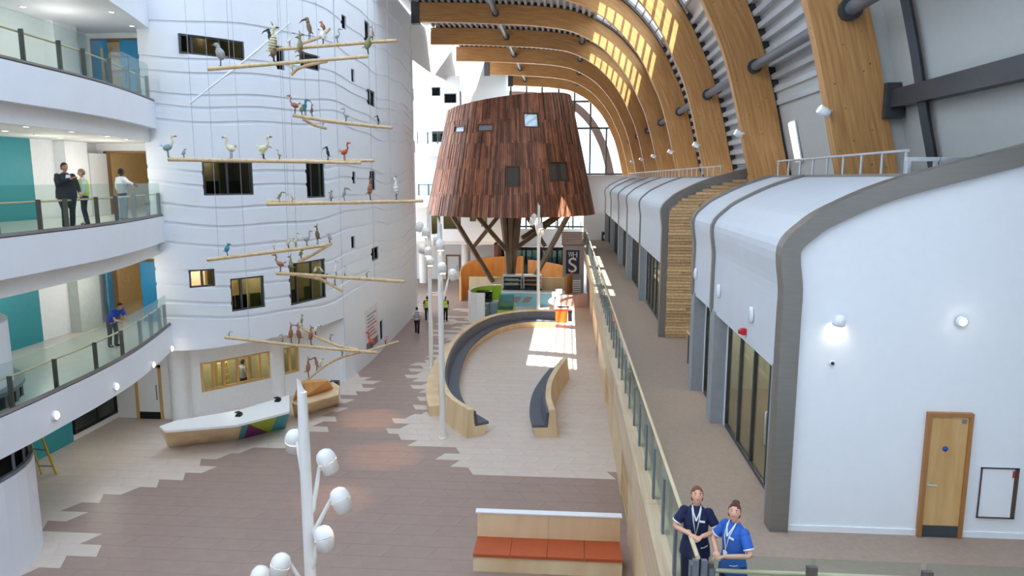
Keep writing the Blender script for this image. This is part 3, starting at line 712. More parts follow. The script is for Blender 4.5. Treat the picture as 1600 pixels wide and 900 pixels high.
for z, nm in ((L3, 'upper'), (L2, 'lower')):
    MB().prism([(-16,62),(-16,59.2),(-12.6,59),(-8.2,59),(-8.2,62)], z-1.0, z).build('balcony_far_wing', WHITE, kind='structure')
    railing('far_balustrade', f'{nm} glass balustrade on the far white wing left of the wooden pod', (-12.5,59.1), (-8.3,59.1), z, 5)
for z in (L3, 16.6):   # rounded balcony ends peeping past the white wall
    MB().prism([(-13.2+1.5*math.cos(a), 54.2+1.5*math.sin(a)) for a in [2*math.pi*i/20 for i in range(20)]], z-.9, z).build('balcony_rounded_end', WHITE, kind='structure')
MB().box(-24, -6.2, 69, 69.3, 0, 4.4).build('wall_far_ground', WHITE2, kind='structure')
MB().prism([(-24,69.2),(-24,62.3),(-5.5,62.3),(-5.5,69.2)], 4.1, 4.4).build('ceiling_far_ground', SOFFIT, kind='structure')
for n, (x0, x1, y0, y1) in enumerate(((699,717,402,434),(716,719,402,434))[:1]):
    a = ony(x0, y1, 68.95); b = ony(x1, y0, 68.95); T = door(7, a.x, b.x, 68.93, 68.93, 0, 2.3, WHITE2)
    MB().box(a.x-.12, a.x, 68.85, 69, 0, 2.45).box(b.x, b.x+.12, 68.85, 69, 0, 2.45).box(a.x, b.x, 68.85, 69, 2.3, 2.45).build('door_frame', mat('brown_timber_frame', '#8d6a45'), T)
for x, nm in ((662, 'left'), (728, 'right')):
    p = ony(x, 420, 66.5); MB().lathe([(.42,0),(.42,4.1)], 20, Matrix.Translation((p.x,66.5,0))).build('far_column', WHITE2, label=f'white round column by the far ground-floor wall, {nm} of its door', cat='column')
# far gable: glazed end wall with dark steel mullions, outer arch beyond it
G = thing('window_gable', None, kind='structure', loc=(0, 83.6, 4))
GY = 83.5
for X in (-6.7, -4.9, -3.1, -1.2, .6, 2.45, 4.3, 5.9):
    zt = min((IN_[i].y+.9 for i in range(len(IN_)) if abs(IN_[i].x-X) < .45), default=20)
    MB().box(X-.1, X+.1, GY-.12, GY+.12, 0, zt).build('mullion', DSTEEL, G)
for Z in (4.3, 10.4, 15.6, 18.6):
    xr = max((p.x for p in IN_ if p.y > Z-.2), default=6); MB().box(-7, min(xr+1, 7), GY-.1, GY+.1, Z-.11, Z+.11).build('transom', DSTEEL, G)
for X0, X1 in ((-6.7,-3.1),(-3.1,.6),(.6,4.3),(4.3,7)):
    for z0, z1 in ((.1,4.2),(4.4,10.3),(10.5,15.5),(15.7,18.5)): MB().box(X0+.1, X1-.1, GY-.01, GY+.01, z0, z1).build('pane', SKYGLASS, G)
m = MB(); rows = [[(6.1,87,-.1),(7.0,87,-.1),(7.0,87.5,-.1),(6.1,87.5,-.1)]]
for p, e in zip(IN_, offset2(IN_, .9)):
    if p.x < -9: continue
    rows.append([(p.x-1.2,87,p.y-.6),(e.x-1.2,87,e.y-.6),(e.x-1.2,87.5,e.y-.6),(p.x-1.2,87.5,p.y-.6)])
m.grid(rows, closed=True, smooth=False); m.build('canopy_arch', mat('canopy_red_timber', '#3d241c', .6), label='dark red-brown curved canopy arch seen outside through the gable glazing', cat='arch')
MB().box(-60, 60, 84, 200, -.6, -.1).build('ground_outside', mat('outside_paving', '#b9b4aa', .9), kind='structure')
# bridge across the far end with white parapet and shopfront glazing below
MB().box(-6.2, 1.45, 70, 74, 3.9, L1).build('floor_far_bridge', SOFFIT, kind='structure')
MB().box(-6.2, 1.45, 69.9, 70.1, 3.2, 5.0).build('wall_bridge_parapet', WHITE2, kind='structure')
railing('bridge_balustrade', 'glass balustrade over the white parapet of the far bridge behind the pod', (-6.1,70), (1.3,70), 5.0, 6, .8)
T = thing('window_shopfront', None, kind='structure', loc=(-2, 66.6, 0))
for i in range(9): MB().box(-6.2+i*.95-.05, -6.2+i*.95+.05, 66.5, 66.7, 0, 3.2).build('mullion', BLACK, T)
for i in range(8): MB().box(-6.2+i*.95+.05, -6.2+i*.95+.9, 66.59, 66.61, .1, 3.2).build('pane', DGLASS, T)
MB().box(-6.2, 1.45, 66.5, 66.7, 3.2, 3.5).build('head_rail', BLACK, T)
MB().box(-6.5, -6.2, 62.3, 70, 0, 4.3).build('wall_brick_red', mat('red_cladding', '#6b3a2e', .7), kind='structure')

WARM = (1, .88, .7)
def lamp_or_fill(kind, loc, e, col=WARM, size=.1, aim=None, ang=1.4, parent=None):
    l = bpy.data.lights.new('lamp_or_fill_light', kind); l.energy = e; l.color = col; l.shadow_soft_size = size
    if kind == 'SPOT': l.spot_size = ang; l.spot_blend = .7
    o = bpy.data.objects.new('lamp_or_fill_light', l); COL.objects.link(o); o.location = loc
    if aim is not None: o.rotation_euler = Vector(aim).to_track_quat('-Z','Y').to_euler()
    return o

# ------------------------------------------------------------------ walls behind the viewer, and an unseen diffusing roof added for soft top light
ROOF_DIFFUSER = bpy.data.materials.new('added_light_diffuser'); ROOF_DIFFUSER.use_nodes = True
_n = ROOF_DIFFUSER.node_tree.nodes; _l = ROOF_DIFFUSER.node_tree.links; _n.clear(); _o = _n.new('ShaderNodeOutputMaterial'); _t = _n.new('ShaderNodeBsdfTranslucent'); _t.inputs[0].default_value = (.44,.48,.53,1); _l.new(_t.outputs[0], _o.inputs[0])
MB().box(-24, 1.2, 0, 40.2, 21.65, 21.75).build('ceiling_added_diffuser', ROOF_DIFFUSER, kind='structure')
MB().box(1.3, 9, -6, 8.2, 21.4, 21.7).build('ceiling_diffuser_behind', ROOF_DIFFUSER, kind='structure'); MB().box(-24, 1.2, -6, 0, 21.4, 21.7).build('ceiling_diffuser_behind_left', ROOF_DIFFUSER, kind='structure')
MB().box(-24, 9, -6.3, -6, 0, 21.6).build('wall_behind', WHITE2, kind='structure')
MB().box(8.6, 9, -6, 17, 0, 21.6).build('wall_right_behind', WHITE2, kind='structure')
MB().box(-24.3, -24, -6, 34, 0, 21.6).build('wall_left_behind', WHITE2, kind='structure')

MB().box(-11.5, -11.09, 50.96, 51.2, 0, 21.2).build('wall_left_end', WHITE, kind='structure')
for y in (13.5, 17.8, 28, 32, 37, 44, 52, 60): lamp_or_fill('POINT', (5.2, y, 6.5), 75 if y < 20 else 45, (1,.97,.92), .25)  # unseen lights added to brighten the unit interiors

# ------------------------------------------------------------------ columns under the white wall
for i, (x, y, r) in enumerate(((284,655,.36),(434,622,.36))):
    p = onz(x, y, 0); MB().lathe([(r,0),(r,3.25)], 24, Matrix.Translation((p.x,p.y,0))).build('column', WHITE2, label=('round white column under the balcony end beside the plain white door', 'round white column between the two timber-framed interior windows')[i], cat='column')

# ------------------------------------------------------------------ glass balustrades of the left balconies
def nearest_s(p): return min(range(len(EP)), key=lambda i: (EP[i]-Vector((p.x,p.y))).length)
BP = {'lower': (L1, [(26,636),(96,606),(150,580),(190,556),(221,541),(243,526),(258,517),(268,509)]), 'middle': (L2, [(71,364),(130,358),(172,352),(203,348),(227,344),(242,340),(252,337)]), 'top': (L3, [(46,101),(104,115),(150,125),(185,136),(209,144),(228,151),(240,157)])}
IN1 = offset2(EP, -.12)
for nm, (z, pts) in BP.items():
    T = thing('curved_balustrade', f'curved glass balustrade with bronze posts on the {nm} of the three left balconies', 'balustrade', loc=(-13.6,17,z))
    idx = [nearest_s(onz(x, y, z)) for x, y in pts]; d0 = ES[idx[1]]-ES[idx[0]]
    ss = [ES[idx[0]]-1.55*3, ES[idx[0]]-1.55*2, ES[idx[0]]-1.55] + [ES[i] for i in idx]; ss = [max(.1, min(s, ES[-1]-.05)) for s in ss]
    for a in ss:
        p, t = at_s(EP, ES, a); n2 = Vector((t.y,-t.x))
        q = p-n2*.12; MB().beam((q.x,q.y,z-.03),(q.x,q.y,z+.86), .05, .11, up=(n2.x,n2.y,0)).build('post', TAUPE, T)
    for a, b in zip(ss, ss[1:]):
        if b-a < .15: continue
        p, t = at_s(EP, ES, a+.015); q, t2 = at_s(EP, ES, b-.015); n2 = Vector((t.y,-t.x))*.05
        MB().beam((p.x-n2.x,p.y-n2.y,z+.62),(q.x-n2.x,q.y-n2.y,z+.62), .018, 1.24).build('glass_panel', GLASS, T)
    hr = [p for p, s in zip(offset2(EP, -.22), ES) if s >= ss[0]]
    MB().tube([(p.x,p.y,z+.8) for p in hr], .028, 8).build('handrail', wood('pale_handrail', '#cdb78e', '#dcc9a4'), T)
    br = [p for p, s in zip(offset2(EP, -.06), ES) if s >= ss[0]]
    MB().tube([(p.x,p.y,z+.02) for p in br], .07, 4, smooth=False).build('base_channel', TAUPE, T)
# round lamps on the lowest balcony edge and recessed ceiling lights
for i, (x, y) in enumerate(((85,649),(179,604),(237,570),(266,545))):
    s = hit(EP, ES, x, y); p, t = at_s(EP, ES, s[0]); n2 = Vector((t.y,-t.x,0)); c = Vector((p.x,p.y,s[1]))
    M = Matrix.Translation(c) @ n2.to_track_quat('Z','Y').to_matrix().to_4x4()
    T = thing('bulkhead_lamp', f'{ORD[i]} small round lit lamp from the left on the lowest balcony edge', 'lamp', loc=c, group='round lamps on the lowest balcony edge')
    MB().lathe([(.0,-.01),(.13,-.01),(.13,.05),(.1,.07)], 16, M).build('lamp_housing', WHITE2, T); MB().lathe([(.1,.065),(.07,.1),(.001,.115)], 16, M).build('lens', LAMPON, T)
DL = [(z, x, y, nm) for z, nm, P in ((11.25,'middle',((8,204),(58,210),(74,197),(93,215),(145,205),(193,212),(220,217))),(15.35,'top',((35,10),(187,18),(217,40)))) for x, y in P]
cnt = {}
for z, x, y, nm in DL:
    p = onz(x, y, z); p.x = min(p.x, min(INS, key=lambda q: abs(q.y-p.y)).x-.2); cnt[nm] = cnt.get(nm, 0)+1
    T = thing('downlight', f'{ORD[cnt[nm]-1]} recessed ceiling light from the left above the {nm} left balcony', 'downlight', loc=(p.x,p.y,z), group='recessed balcony ceiling lights')
    M = Matrix.Translation((p.x,p.y,z-.02)); MB().lathe([(.07,0),(.11,0),(.11,.02)], 16, M).build('trim_ring', WHITE2, T); MB().lathe([(.001,.006),(.075,.006)], 16, M).build('lens', LAMPON, T)
for p in ((-16.3,17.5,10.2),(-16.6,22.0,10.2),(-16.6,24.8,10.2),(-16.4,18,14.3),(-16.6,23,14.3),(-16.6,17,6.2),(-16.7,21,6.2),(-16.7,24.6,6.2),(-16.7,18,2.2),(-16.7,23,2.2)): lamp_or_fill('POINT', p, 30, (1,.95,.86), size=.3)  # upper points serve the downlights; level-one and ground ones are added fill

# ------------------------------------------------------------------ gallery balustrade
T = thing('gallery_balustrade', 'long straight glass balustrade with grey posts edging the upper gallery', 'balustrade', loc=(1.68,8.2,L1))
pm = MB().box(-.02, .02, -.065, .065, -.35, .95).mesh('post', STEEL); gp = MB().box(-.009, .009, -.605, .605, .02, 1.08).mesh('glass_panel', GLASS)
y = 8.25
while y < 64.5:
    piece('post', pm, T, (1.57,y,L1+.02)); piece('glass_panel', gp, T, (1.62,y+.625,L1+.05)); y += 1.25
MB().tube([(1.62,8.12,5.36),(1.62,64.5,5.36)], .03, 8).build('handrail', wood('pale_handrail', '#cdb78e', '#dcc9a4'), T)
T = thing('gallery_end_balustrade', 'glass balustrade across the near end of the gallery, in front of the nurses', 'balustrade', loc=(1.7,8.2,L1))
for d in (0, .1, .2): MB().box(1.56+d, 1.63+d, 8.08+.03*d, 8.14, 3.9, 5.34-.1*(d > .15)).build('corner_post', STEEL, T)
for i, x in enumerate((1.75,2.97,4.3,5.6,6.9)):
    MB().box(x-.06, x+.06, 8.1, 8.16, 3.9, 5.3).build('post', TAUPE, T); MB().box(x+.02, x+1.28, 8.19, 8.21, 4.2, 5.36).build('glass_panel', GLASS, T)
MB().tube([(1.75,8.3,5.1),(8,8.3,5.1)], .028, 8).build('handrail', wood('pale_handrail', '#cdb78e', '#dcc9a4'), T)

# low tubular railings on the unit roofs
def roof_rail(label, ya, yb, st, X=5.4, z=9.98, h=.36):
    T = thing('roof_railing', label, 'railing', loc=(X,ya,z)); y = ya
    while y <= yb+.01: MB().tube([(X,y,z),(X,y,z+h)], .024, 8).build('post', SILVER, T); y += st
    MB().tube([(X,ya-.05,z+h),(X,yb+.05,z+h)], .026, 8).build('top_rail', SILVER, T)
roof_rail('low tubular railing on the nearest curved unit roof', 12.0, 19.0, .875); roof_rail('low tubular railing running along the far curved unit roofs', 26.0, 64.0, 1.2)
for i, (x, y) in enumerate(((1440,262),(1492,262))):
    p = ony(x, y, 11.6); T = thing('roof_bracket', ('left of the two galvanised square roof brackets right of the nearest arch', 'right of the two galvanised square roof brackets right of the nearest arch')[i], 'bracket', loc=(p.x,11.6,p.z-.3), group='galvanised roof brackets')
    zb = 9.98+(p.x-5.3)*.36-.15
    for d in (-.2,.2): MB().box(p.x+d-.025, p.x+d+.025, 11.57, 11.63, zb, p.z+.1).build('upright', SILVER, T)
    MB().box(p.x-.24, p.x+.24, 11.56, 11.64, p.z+.1, p.z+.16).build('crossbar', SILVER, T)

# ------------------------------------------------------------------ fittings on the near end wall
NY = 11.06
def W(x, y): return ony(x, y, NY)
a, b = W(1431,833), W(1516,645); NWHITE = MATS['end_wall_white']
T = thing('oak_door', 'pale oak door with blue disc and dark kick plate in the near end wall', 'door', loc=(a.x,NY,L1)); x0, x1, zt = a.x, W(1510,740).x, b.z
MB().box(x0+.06, x1-.06, NY-.03, NY+.03, L1+.01, zt-.06).build('leaf', OAK, T)
fr = mat('brown_door_frame', '#a8733f', .5)
MB().box(x0, x0+.06, NY-.06, NY+.03, L1, zt).build('frame_jamb', fr, T); MB().box(x1-.06, x1, NY-.06, NY+.03, L1, zt).build('frame_jamb', fr, T); MB().box(x0+.06, x1-.06, NY-.06, NY+.03, zt-.06, zt).build('frame_head', fr, T)
MB().box(x0+.07, x1-.07, NY-.04, NY-.03, L1+.01, L1+.2).build('kick_plate', mat('kick_plate_steel', '#4d545c', .35, .4), T)
c = W(1475,700); M = Matrix.Translation((c.x,NY-.03,c.z)) @ Matrix.Rotation(math.pi/2, 4, 'X')
MB().lathe([(.001,.012),(.04,.012),(.04,0)], 20, M).build('sign_disc', mat('blue_sign', '#2048a8', .4), T, label='round blue sign disc')
c = W(1447,755); h = MB().box(c.x-.03, c.x+.03, NY-.045, NY-.03, c.z-.03, c.z+.03).build('handle_rose', SILVER, T); MB().tube([(c.x,NY-.04,c.z),(c.x,NY-.08,c.z),(c.x+.13,NY-.08,c.z)], .011, 6).build('lever', SILVER, h)
c = W(1505,658); MB().box(c.x-.03, c.x+.03, NY-.04, NY-.03, c.z-.03, c.z+.03).build('number_plate', STEEL, T)
a, b = W(1524,808), W(1592,731); T = thing('access_panel', 'white access panel with thin dark frame right of the oak door', 'panel', loc=(a.x,NY,a.z))
MB().box(a.x, b.x, NY-.015, NY+.01, a.z, b.z).build('panel_face', NWHITE, T)
for q in ((a.x,a.x+.02,a.z,b.z),(b.x-.06,b.x,a.z,b.z),(a.x,b.x,a.z,a.z+.02),(a.x,b.x,b.z-.02,b.z)): MB().box(q[0], q[1], NY-.03, NY-.01, q[2], q[3]).build('frame_bar', mat('bronze_frame', '#5f4c42', .4, .3), T)
MB().box(b.x-.09, b.x-.065, NY-.032, NY-.014, b.z-.16, b.z-.05).build('red_label', mat('red_label', '#b8322c', .5), T)
c = W(1308,500); T = thing('dome_wall_lamp', 'white domed downward wall lamp, left one on the near end wall', 'wall lamp', loc=(c.x,NY,c.z))
M = Matrix.Translation((c.x,NY-.09,c.z)) @ Matrix.Rotation(math.radians(15), 4, 'X')
MB().lathe([(.001,.1),(.05,.09),(.085,.05),(.095,-.01),(.095,-.06),(.08,-.06)], 20, M).build('dome', WHITE2, T); MB().lathe([(.001,-.05),(.082,-.05)], 20, M).build('lens', LAMPON, T); MB().box(c.x-.03, c.x+.03, NY-.05, NY+.02, c.z-.04, c.z+.04).build('mount', WHITE2, T)
lamp_or_fill('SPOT', (c.x,NY-.12,c.z-.08), 1.8, aim=(0,.25,-1), ang=2.2, size=.05)
c = W(1502,502); T = thing('round_wall_lamp', 'small round lit wall lamp, right one on the near end wall', 'wall lamp', loc=(c.x,NY,c.z)); M = Matrix.Translation((c.x,NY,c.z)) @ Matrix.Rotation(math.pi/2, 4, 'X')
MB().lathe([(.001,.06),(.08,.06),(.085,0)], 20, M).build('housing', WHITE2, T); MB().lathe([(.001,.075),(.055,.062)], 20, M).build('lens', LAMPON, T)
lamp_or_fill('POINT', (c.x,NY-.15,c.z), .4, size=.05)
c = W(1300,567); M = Matrix.Translation((c.x,NY,c.z)) @ Matrix.Rotation(math.pi/2, 4, 'X'); T = thing('dome_sensor', 'tiny dark dome camera below the domed wall lamp', 'camera', loc=(c.x,NY,c.z))
MB().lathe([(.045,0),(.045,.02),(.03,.025)], 16, M).build('base_ring', WHITE2, T); MB().lathe([(.028,.022),(.02,.045),(.001,.05)], 16, M).build('dome', BLACK, T)
MB().box(PROF[0].x+.25, 9, NY+.0, NY+.03, L1, L1+.1).build('baseboard_end_wall', NWHITE, kind='structure')
# oval vents and red sounder on the shell fronts
def onshell(x, y): p = onx(x, y, 3.36); return p
for i, (x, y) in enumerate(((1174,492),(1123,455),(1087,428))):
    p = onshell(x, y); M = Matrix.Translation((3.38,p.y,p.z)) @ Matrix.Rotation(-math.pi/2, 4, 'Y') @ Matrix.Diagonal((1.5,.75,1,1))
    T = thing('oval_wall_light', ('nearest white oval light on the curved shell fronts','middle white oval light on the curved shell fronts','far white oval light next to the timber slats')[i], 'light', loc=p, group='white oval shell lights')
    MB().lathe([(.1,0),(.1,.05),(.075,.06)], 20, M).build('rim', WHITE2, T); MB().lathe([(.075,.055),(.05,.075),(.001,.08)], 20, M).build('diffuser', SHELL, T)
p = onshell(1163,518); T = thing('alarm_sounder', 'small red alarm sounder on the near shell front', 'alarm', loc=p)
RED = mat('alarm_red', '#c4202a', .4); MB().box(3.3, 3.4, p.y-.06, p.y+.06, p.z-.06, p.z+.06).build('body', RED, T); MB().lathe([(.05,0),(.045,.05),(.001,.06)], 14, Matrix.Translation((3.3,p.y,p.z)) @ Matrix.Rotation(-math.pi/2, 4, 'Y')).build('horn', RED, T)
# spotlights on the arch feet
for i in range(7):
    c = Vector((5.55, AY[i]-.35, 11.35)); T = thing('arch_spotlight', f'small white spotlight on the {AN[i]} timber arch', 'spotlight', loc=c, group='spotlights on the timber arches')
    M = Matrix.Translation(c) @ Matrix.Rotation(math.radians(-60), 4, 'Y'); MB().lathe([(.001,-.16),(.08,-.14),(.1,-.05),(.1,.12),(.09,.12)], 16, M).build('head', WHITE2, T); MB().lathe([(.001,.1),(.092,.1)], 16, M).build('lens', LAMPON, T)
    MB().tube([c, c+Vector((.2,.1,.02)), (5.8,AY[i]-.1,11.35)], .03, 8).build('arm', WHITE2, T)

# ------------------------------------------------------------------ timber-clad pod on its branching trunk
PX, PY = -4.55, 56.6; ZB, RB, ZT, RT = 7.15, 6.6, 15.6, 4.75
def prad(z): return RB+(RT-RB)*(z-ZB)/(ZT-ZB)
def ztop(a): return 15.62+.13*4.75*math.cos(a)-.12*math.sin(a)
def ppt(a, z, d=0): r = prad(z)+d; return Vector((PX+r*math.cos(a), PY+r*math.sin(a), z))
def podhit(x, y):
    z = 11
    for _ in range(30):
        d = _ray(x, y); A = d.x**2+d.y**2; B = -2*(d.x*PX+d.y*PY); r = prad(z); C_ = PX**2+PY**2-r*r
        D = B*B-4*A*C_
        t = (-B-math.sqrt(max(0,D)))/(2*A); p = _C+d*t; z = .5*z+.5*p.z
    return math.atan2(p.y-PY, p.x-PX), p.z
pod = thing('timber_pod', 'large tapering round pod clad in red cedar strips, raised on brown struts', 'pod', loc=(PX,PY,0))
PW = []
for x0, y0, x1, y1 in ((711,197,727,206),(747,195,771,204),(818,177,841,198),(791,260,813,291),(858,253,886,283)):
    a0 = podhit(x0, (y0+y1)/2)[0]; a1 = podhit(x1, (y0+y1)/2)[0]; z1 = podhit((x0+x1)/2, y0)[1]; z0 = podhit((x0+x1)/2, y1)[1]; PW.append((a0,a1,z0,z1))
NC = 250; planks = []
def norm(a): return (a+math.pi) % (2*math.pi)-math.pi
for i in range(NC):
    a0, a1 = -math.pi+2*math.pi*i/NC, -math.pi+2*math.pi*(i+1)/NC; am = (a0+a1)/2; zt = ztop(am)
    cuts = [ZB-.012*random.random()]; z = ZB
    for base in (8.75,10.6,12.4,14.1): cuts.append(base+random.choice((0,0,0,0,.16,-.2,.75)))
    cuts.append(zt); seg = list(zip(cuts, cuts[1:]))
    for w in PW:
        if w[0]-.004 < am < w[1]+.004:
            ns = []
            for s0, s1 in seg:
                if s1 <= w[2] or s0 >= w[3]: ns.append((s0,s1))
                else:
                    if s0 < w[2]: ns.append((s0,w[2]))
                    if s1 > w[3]: ns.append((w[3],s1))
            seg = ns
    for s0, s1 in seg:
        if s1-s0 > .08: planks.append((math.sin(am), a0, a1, s0, s1))
planks.sort(key=lambda q: q[0])
joined = MB()
def plank(mb, a0, a1, s0, s1):
    g = .0016; d = random.choice((.05,.07,.09)); P = []
    for dd in (-.04, d):
        P += [ppt(a0+g,s0+.006,dd), ppt(a1-g,s0+.006,dd), ppt(a1-g,s1-.006,dd), ppt(a0+g,s1-.006,dd)]
    return mb.add(P, [(3,2,1,0),(4,5,6,7),(0,1,5,4),(1,2,6,5),(2,3,7,6),(3,0,4,7)])
vis = [q for q in planks if q[0] < -.12]; vis.sort(key=lambda q: -abs(q[0])*(q[4]-q[3])); keep = set(map(id, vis[:300]))
for q in planks:
    if id(q) in keep: plank(MB(), *q[1:]).build('cladding_strip', REDWOOD, pod)
    else: plank(joined, *q[1:])
joined.build('remaining_cladding', REDWOOD, pod, kind='stuff')
ca = [2*math.pi*i/60 for i in range(60)]
core = MB(); core.grid([[ppt(a, ZB, -.05) for a in ca]] + [[ppt(a, ztop(a)-.02, -.05) for a in ca]], closed=True); core.add([ppt(a, ZB, -.05) for a in ca], [tuple(range(59,-1,-1))]); core.add([ppt(a, ztop(a)-.02, -.05) for a in ca], [tuple(range(60))])
core.build('pod_shell', mat('pod_soffit', '#4b352c', .8), pod)
for i, (a0, a1, z0, z1) in enumerate(PW):
    P = lambda a, z, d: ppt(a, z, d); f = MB(); e = .1/prad(z0)
    for (b0,b1,c0,c1) in ((a0-.002,a1+.002,z0-.06,z0+.03),(a0-.002,a1+.002,z1-.03,z1+.06),(a0-.004,a0+e*.6,z0,z1),(a1-e*.6,a1+.004,z0,z1)):
        Q = [P(b,c,d) for d in (-.02,.12) for b, c in ((b0,c0),(b1,c0),(b1,c1),(b0,c1))]; f.add(Q, [(3,2,1,0),(4,5,6,7),(0,1,5,4),(1,2,6,5),(2,3,7,6),(3,0,4,7)])
    w = f.build('window_surround', mat('dark_red_timber', '#6b3f30', .6), pod)
    q = MB(); q.add([P(a,z,-.03) for a, z in ((a0,z0),(a1,z0),(a1,z1),(a0,z1))] + [P(a,z,.0) for a, z in ((a0,z0),(a1,z0),(a1,z1),(a0,z1))], [(3,2,1,0),(4,5,6,7)])
    q.build('pane', (mat('painted_sky_pane', '#aab8c4', .06, .3) if i < 3 else mat('painted_dim_pane', '#5a5a52', .06, .1)), w)  # sky reflection painted into upper panes, dim room into lower ones
def st(x, y, Y): return ony(x, y, Y)
for (x0,y0,Ya,x1,y1,Yb) in ((706,336,53.5,770,440,56),(744,336,55,803,404,56.6),(780,336,60,738,388,59.5),(888,336,53.5,833,438,56),(876,336,58,806,388,57),(822,336,60,852,385,60),(868,338,60.5,815,372,59)):
    MB().beam(st(x0,y0,Ya), st(x1,y1,Yb), .25, .32).build('strut', STRUT, pod)
for k in range(7):
    a = k*2*math.pi/7+.3; MB().tube([(PX+.1*math.cos(a),PY+.1*math.sin(a),0),(PX+.2*math.cos(a),PY+.2*math.sin(a),2.5),(PX+.68*math.cos(a),PY+.68*math.sin(a),7.2)], [.15,.19,.27], 5, smooth=False).build('trunk_plank', STRUT, pod)

# ------------------------------------------------------------------ curved benches
def sweep(path, sec, a=0, b=None):
    P = path[a:b]; m = MB(); rows = []
    for s0, z in sec + sec[:1]:
        o = offset2(P, s0); rows.append([(p.x,p.y,z) for p in o])
    m.grid(rows, smooth=False); n = len(P); k = len(sec)
    for j in (0, n-1):
        q = tuple(i*n+j for i in range(k)); m.f.append(q if j else q[::-1]); m.m.append(0); m.sm.append(False)
    return m
CUSH = mat('charcoal_upholstery', '#5c5e66', .8, var=.05, scale=20)
BPTH = catmull([Vector(p) for p in ((-3.62,26.0),(-4.7,27.7),(-5.5,30.3),(-6.0,34),(-6.15,38.2),(-5.75,42),(-4.9,44.9),(-3.6,46.6),(-2.2,47.2),(-.76,47.3))], .45)
T = thing('curved_bench', 'long curved plywood bench with charcoal cushions sweeping round the seating circle', 'bench', loc=(-5,36,0))
def bench(T, path, sgn, nseg):
    F = lambda sec: [(x*sgn, z) for x, z in sec]
    sweep(path, F([(-.24,0),(.2,0),(.1,1.1),(-.12,1.1)])).build('backrest', PLY, T); sweep(path, F([(.19,0),(.6,0),(.68,.4),(.16,.4)])).build('seat_base', PLY, T)
    n = len(path); st_ = (n-1)/nseg
    for i in range(nseg):
        a, b = round(i*st_), round((i+1)*st_)+1
        sweep(path, F([(.16,.4),(.76,.4),(.76,.5),(.15,.5)]), a, b).build('seat_cushion', CUSH, T); sweep(path, F([(.13,.5),(.28,.5),(.2,1.0),(.09,1.0)]), a, b).build('back_cushion', CUSH, T)
bench(T, BPTH, 1, 13)
ob = [p for p in BPTH if 28.2 < p.y < 42]; sweep(ob, [(-.75,.0),(-.2,0),(-.2,.45),(-.75,.45)]).build('outer_seat', PLY, T)
SPTH = catmull([Vector(p) for p in ((-.52,26.2),(-.72,28.0),(-.7,30.2),(-.42,32.4),(-.05,34.4))], .4)
T = thing('short_curved_bench', 'short curved plywood bench with charcoal seat facing the long bench', 'bench', loc=(-.5,30,0)); bench(T, SPTH, -1, 4)
T = thing('orange_seat_bench', 'plywood bench with orange seat pads at the bottom edge of the view', 'bench', loc=(-.4,17,0))
ORG = mat('burnt_orange_pad', '#b5552a', .6, var=.05)
for i in range(2): MB().box(-2.3+i*1.88+.004, -2.3+i*1.88+1.876, 17.45, 17.6, 0, 1.17).build('back_panel', PLY, T)
MB().box(-2.34, 1.5, 17.42, 17.64, 1.17, 1.2).build('top_cap', WHITE2, T)
for i in range(4): MB().box(-2.3+i*.94+.006, -2.3+i*.94+.934, 16.55, 17.45, .42, .5).build('seat_pad', ORG, T)
MB().box(-2.3, 1.46, 16.6, 17.45, 0, .42).build('seat_base', PLY, T)

# ------------------------------------------------------------------ reception desk on the left
DW = mat('desk_white_laminate', '#f2f0ec', .3, var=.01)
T = thing('reception_desk', 'faceted plywood reception desk with white top and coloured triangle panels', 'desk', loc=(-12.5,26,0))
top = [tuple(onz(x, y, 1.05)[:2]) for x, y in ((249,666),(275,657),(372,641),(452,617),(452,643),(369,664),(258,673))]
base = [tuple(onz(x, y, 0)[:2]) for x, y in ((262,697),(290,685),(385,665),(452,640),(446,668),(372,687),(265,699))]
MB().prism(base, 0, .97, taper=top).build('body', PLY, T); MB().prism(top, .97, 1.05).build('worktop', DW, T)
A0, A1 = Vector((*base[5],0)), Vector((*top[5],.97)); B0, B1 = Vector((*base[4],0)), Vector((*top[4],.97)); nn = (B0-A0).cross(A1-A0).normalized(); nn = nn if nn.y < 0 else -nn
def fq(u, v): return (A0.lerp(B0,u)).lerp(A1.lerp(B1,u), v)+nn*.012
for nm, c, Q in (('teal_panel','#3f9aa6',((0,0),(.12,0),(.22,1),(.1,1))),('purple_panel','#7c1f63',((.12,0),(.62,0),(.22,1))),('lime_panel','#a6b82c',((.62,0),(.68,0),(.75,1),(.22,1))),('teal_panel','#3f9aa6',((.68,0),(.99,0),(1,1),(.75,1)))):
    P = [fq(*q) for q in Q]; n = len(P); MB().add(P+[p-nn*.02 for p in P], [tuple(range(n)), tuple(range(2*n-1,n-1,-1))]+[(i,n+i,n+(i+1)%n,(i+1)%n) for i in range(n)]).build(nm, mat('desk_'+nm, c, .45), T)
T = thing('plywood_plinth', 'angular plywood plinth with raised wedge beyond the reception desk', 'plinth', loc=(-10.8,29,0))
tb = [tuple(onz(x, y, .8)[:2]) for x, y in ((456,630),(470,606),(520,597),(531,604),(529,617),(470,634))]
bb = [tuple(onz(x, y, 0)[:2]) for x, y in ((460,652),(478,628),(520,615),(530,623),(529,632),(473,650))]
MB().prism(bb, 0, .78, taper=tb).build('base', PLY, T); MB().prism(tb, .78, .82).build('cap', PLY, T)
w0 = [tuple(onz(x, y, .82)[:2]) for x, y in ((458,626),(470,607),(517,598),(521,607),(470,623))]; w1 = [tuple(onz(x, y, 1.45)[:2]) for x, y in ((462,611),(473,594),(510,592),(512,595),(475,599))]
MB().prism(w0, .82, 1.45, taper=w1).build('wedge', PLYD, T)
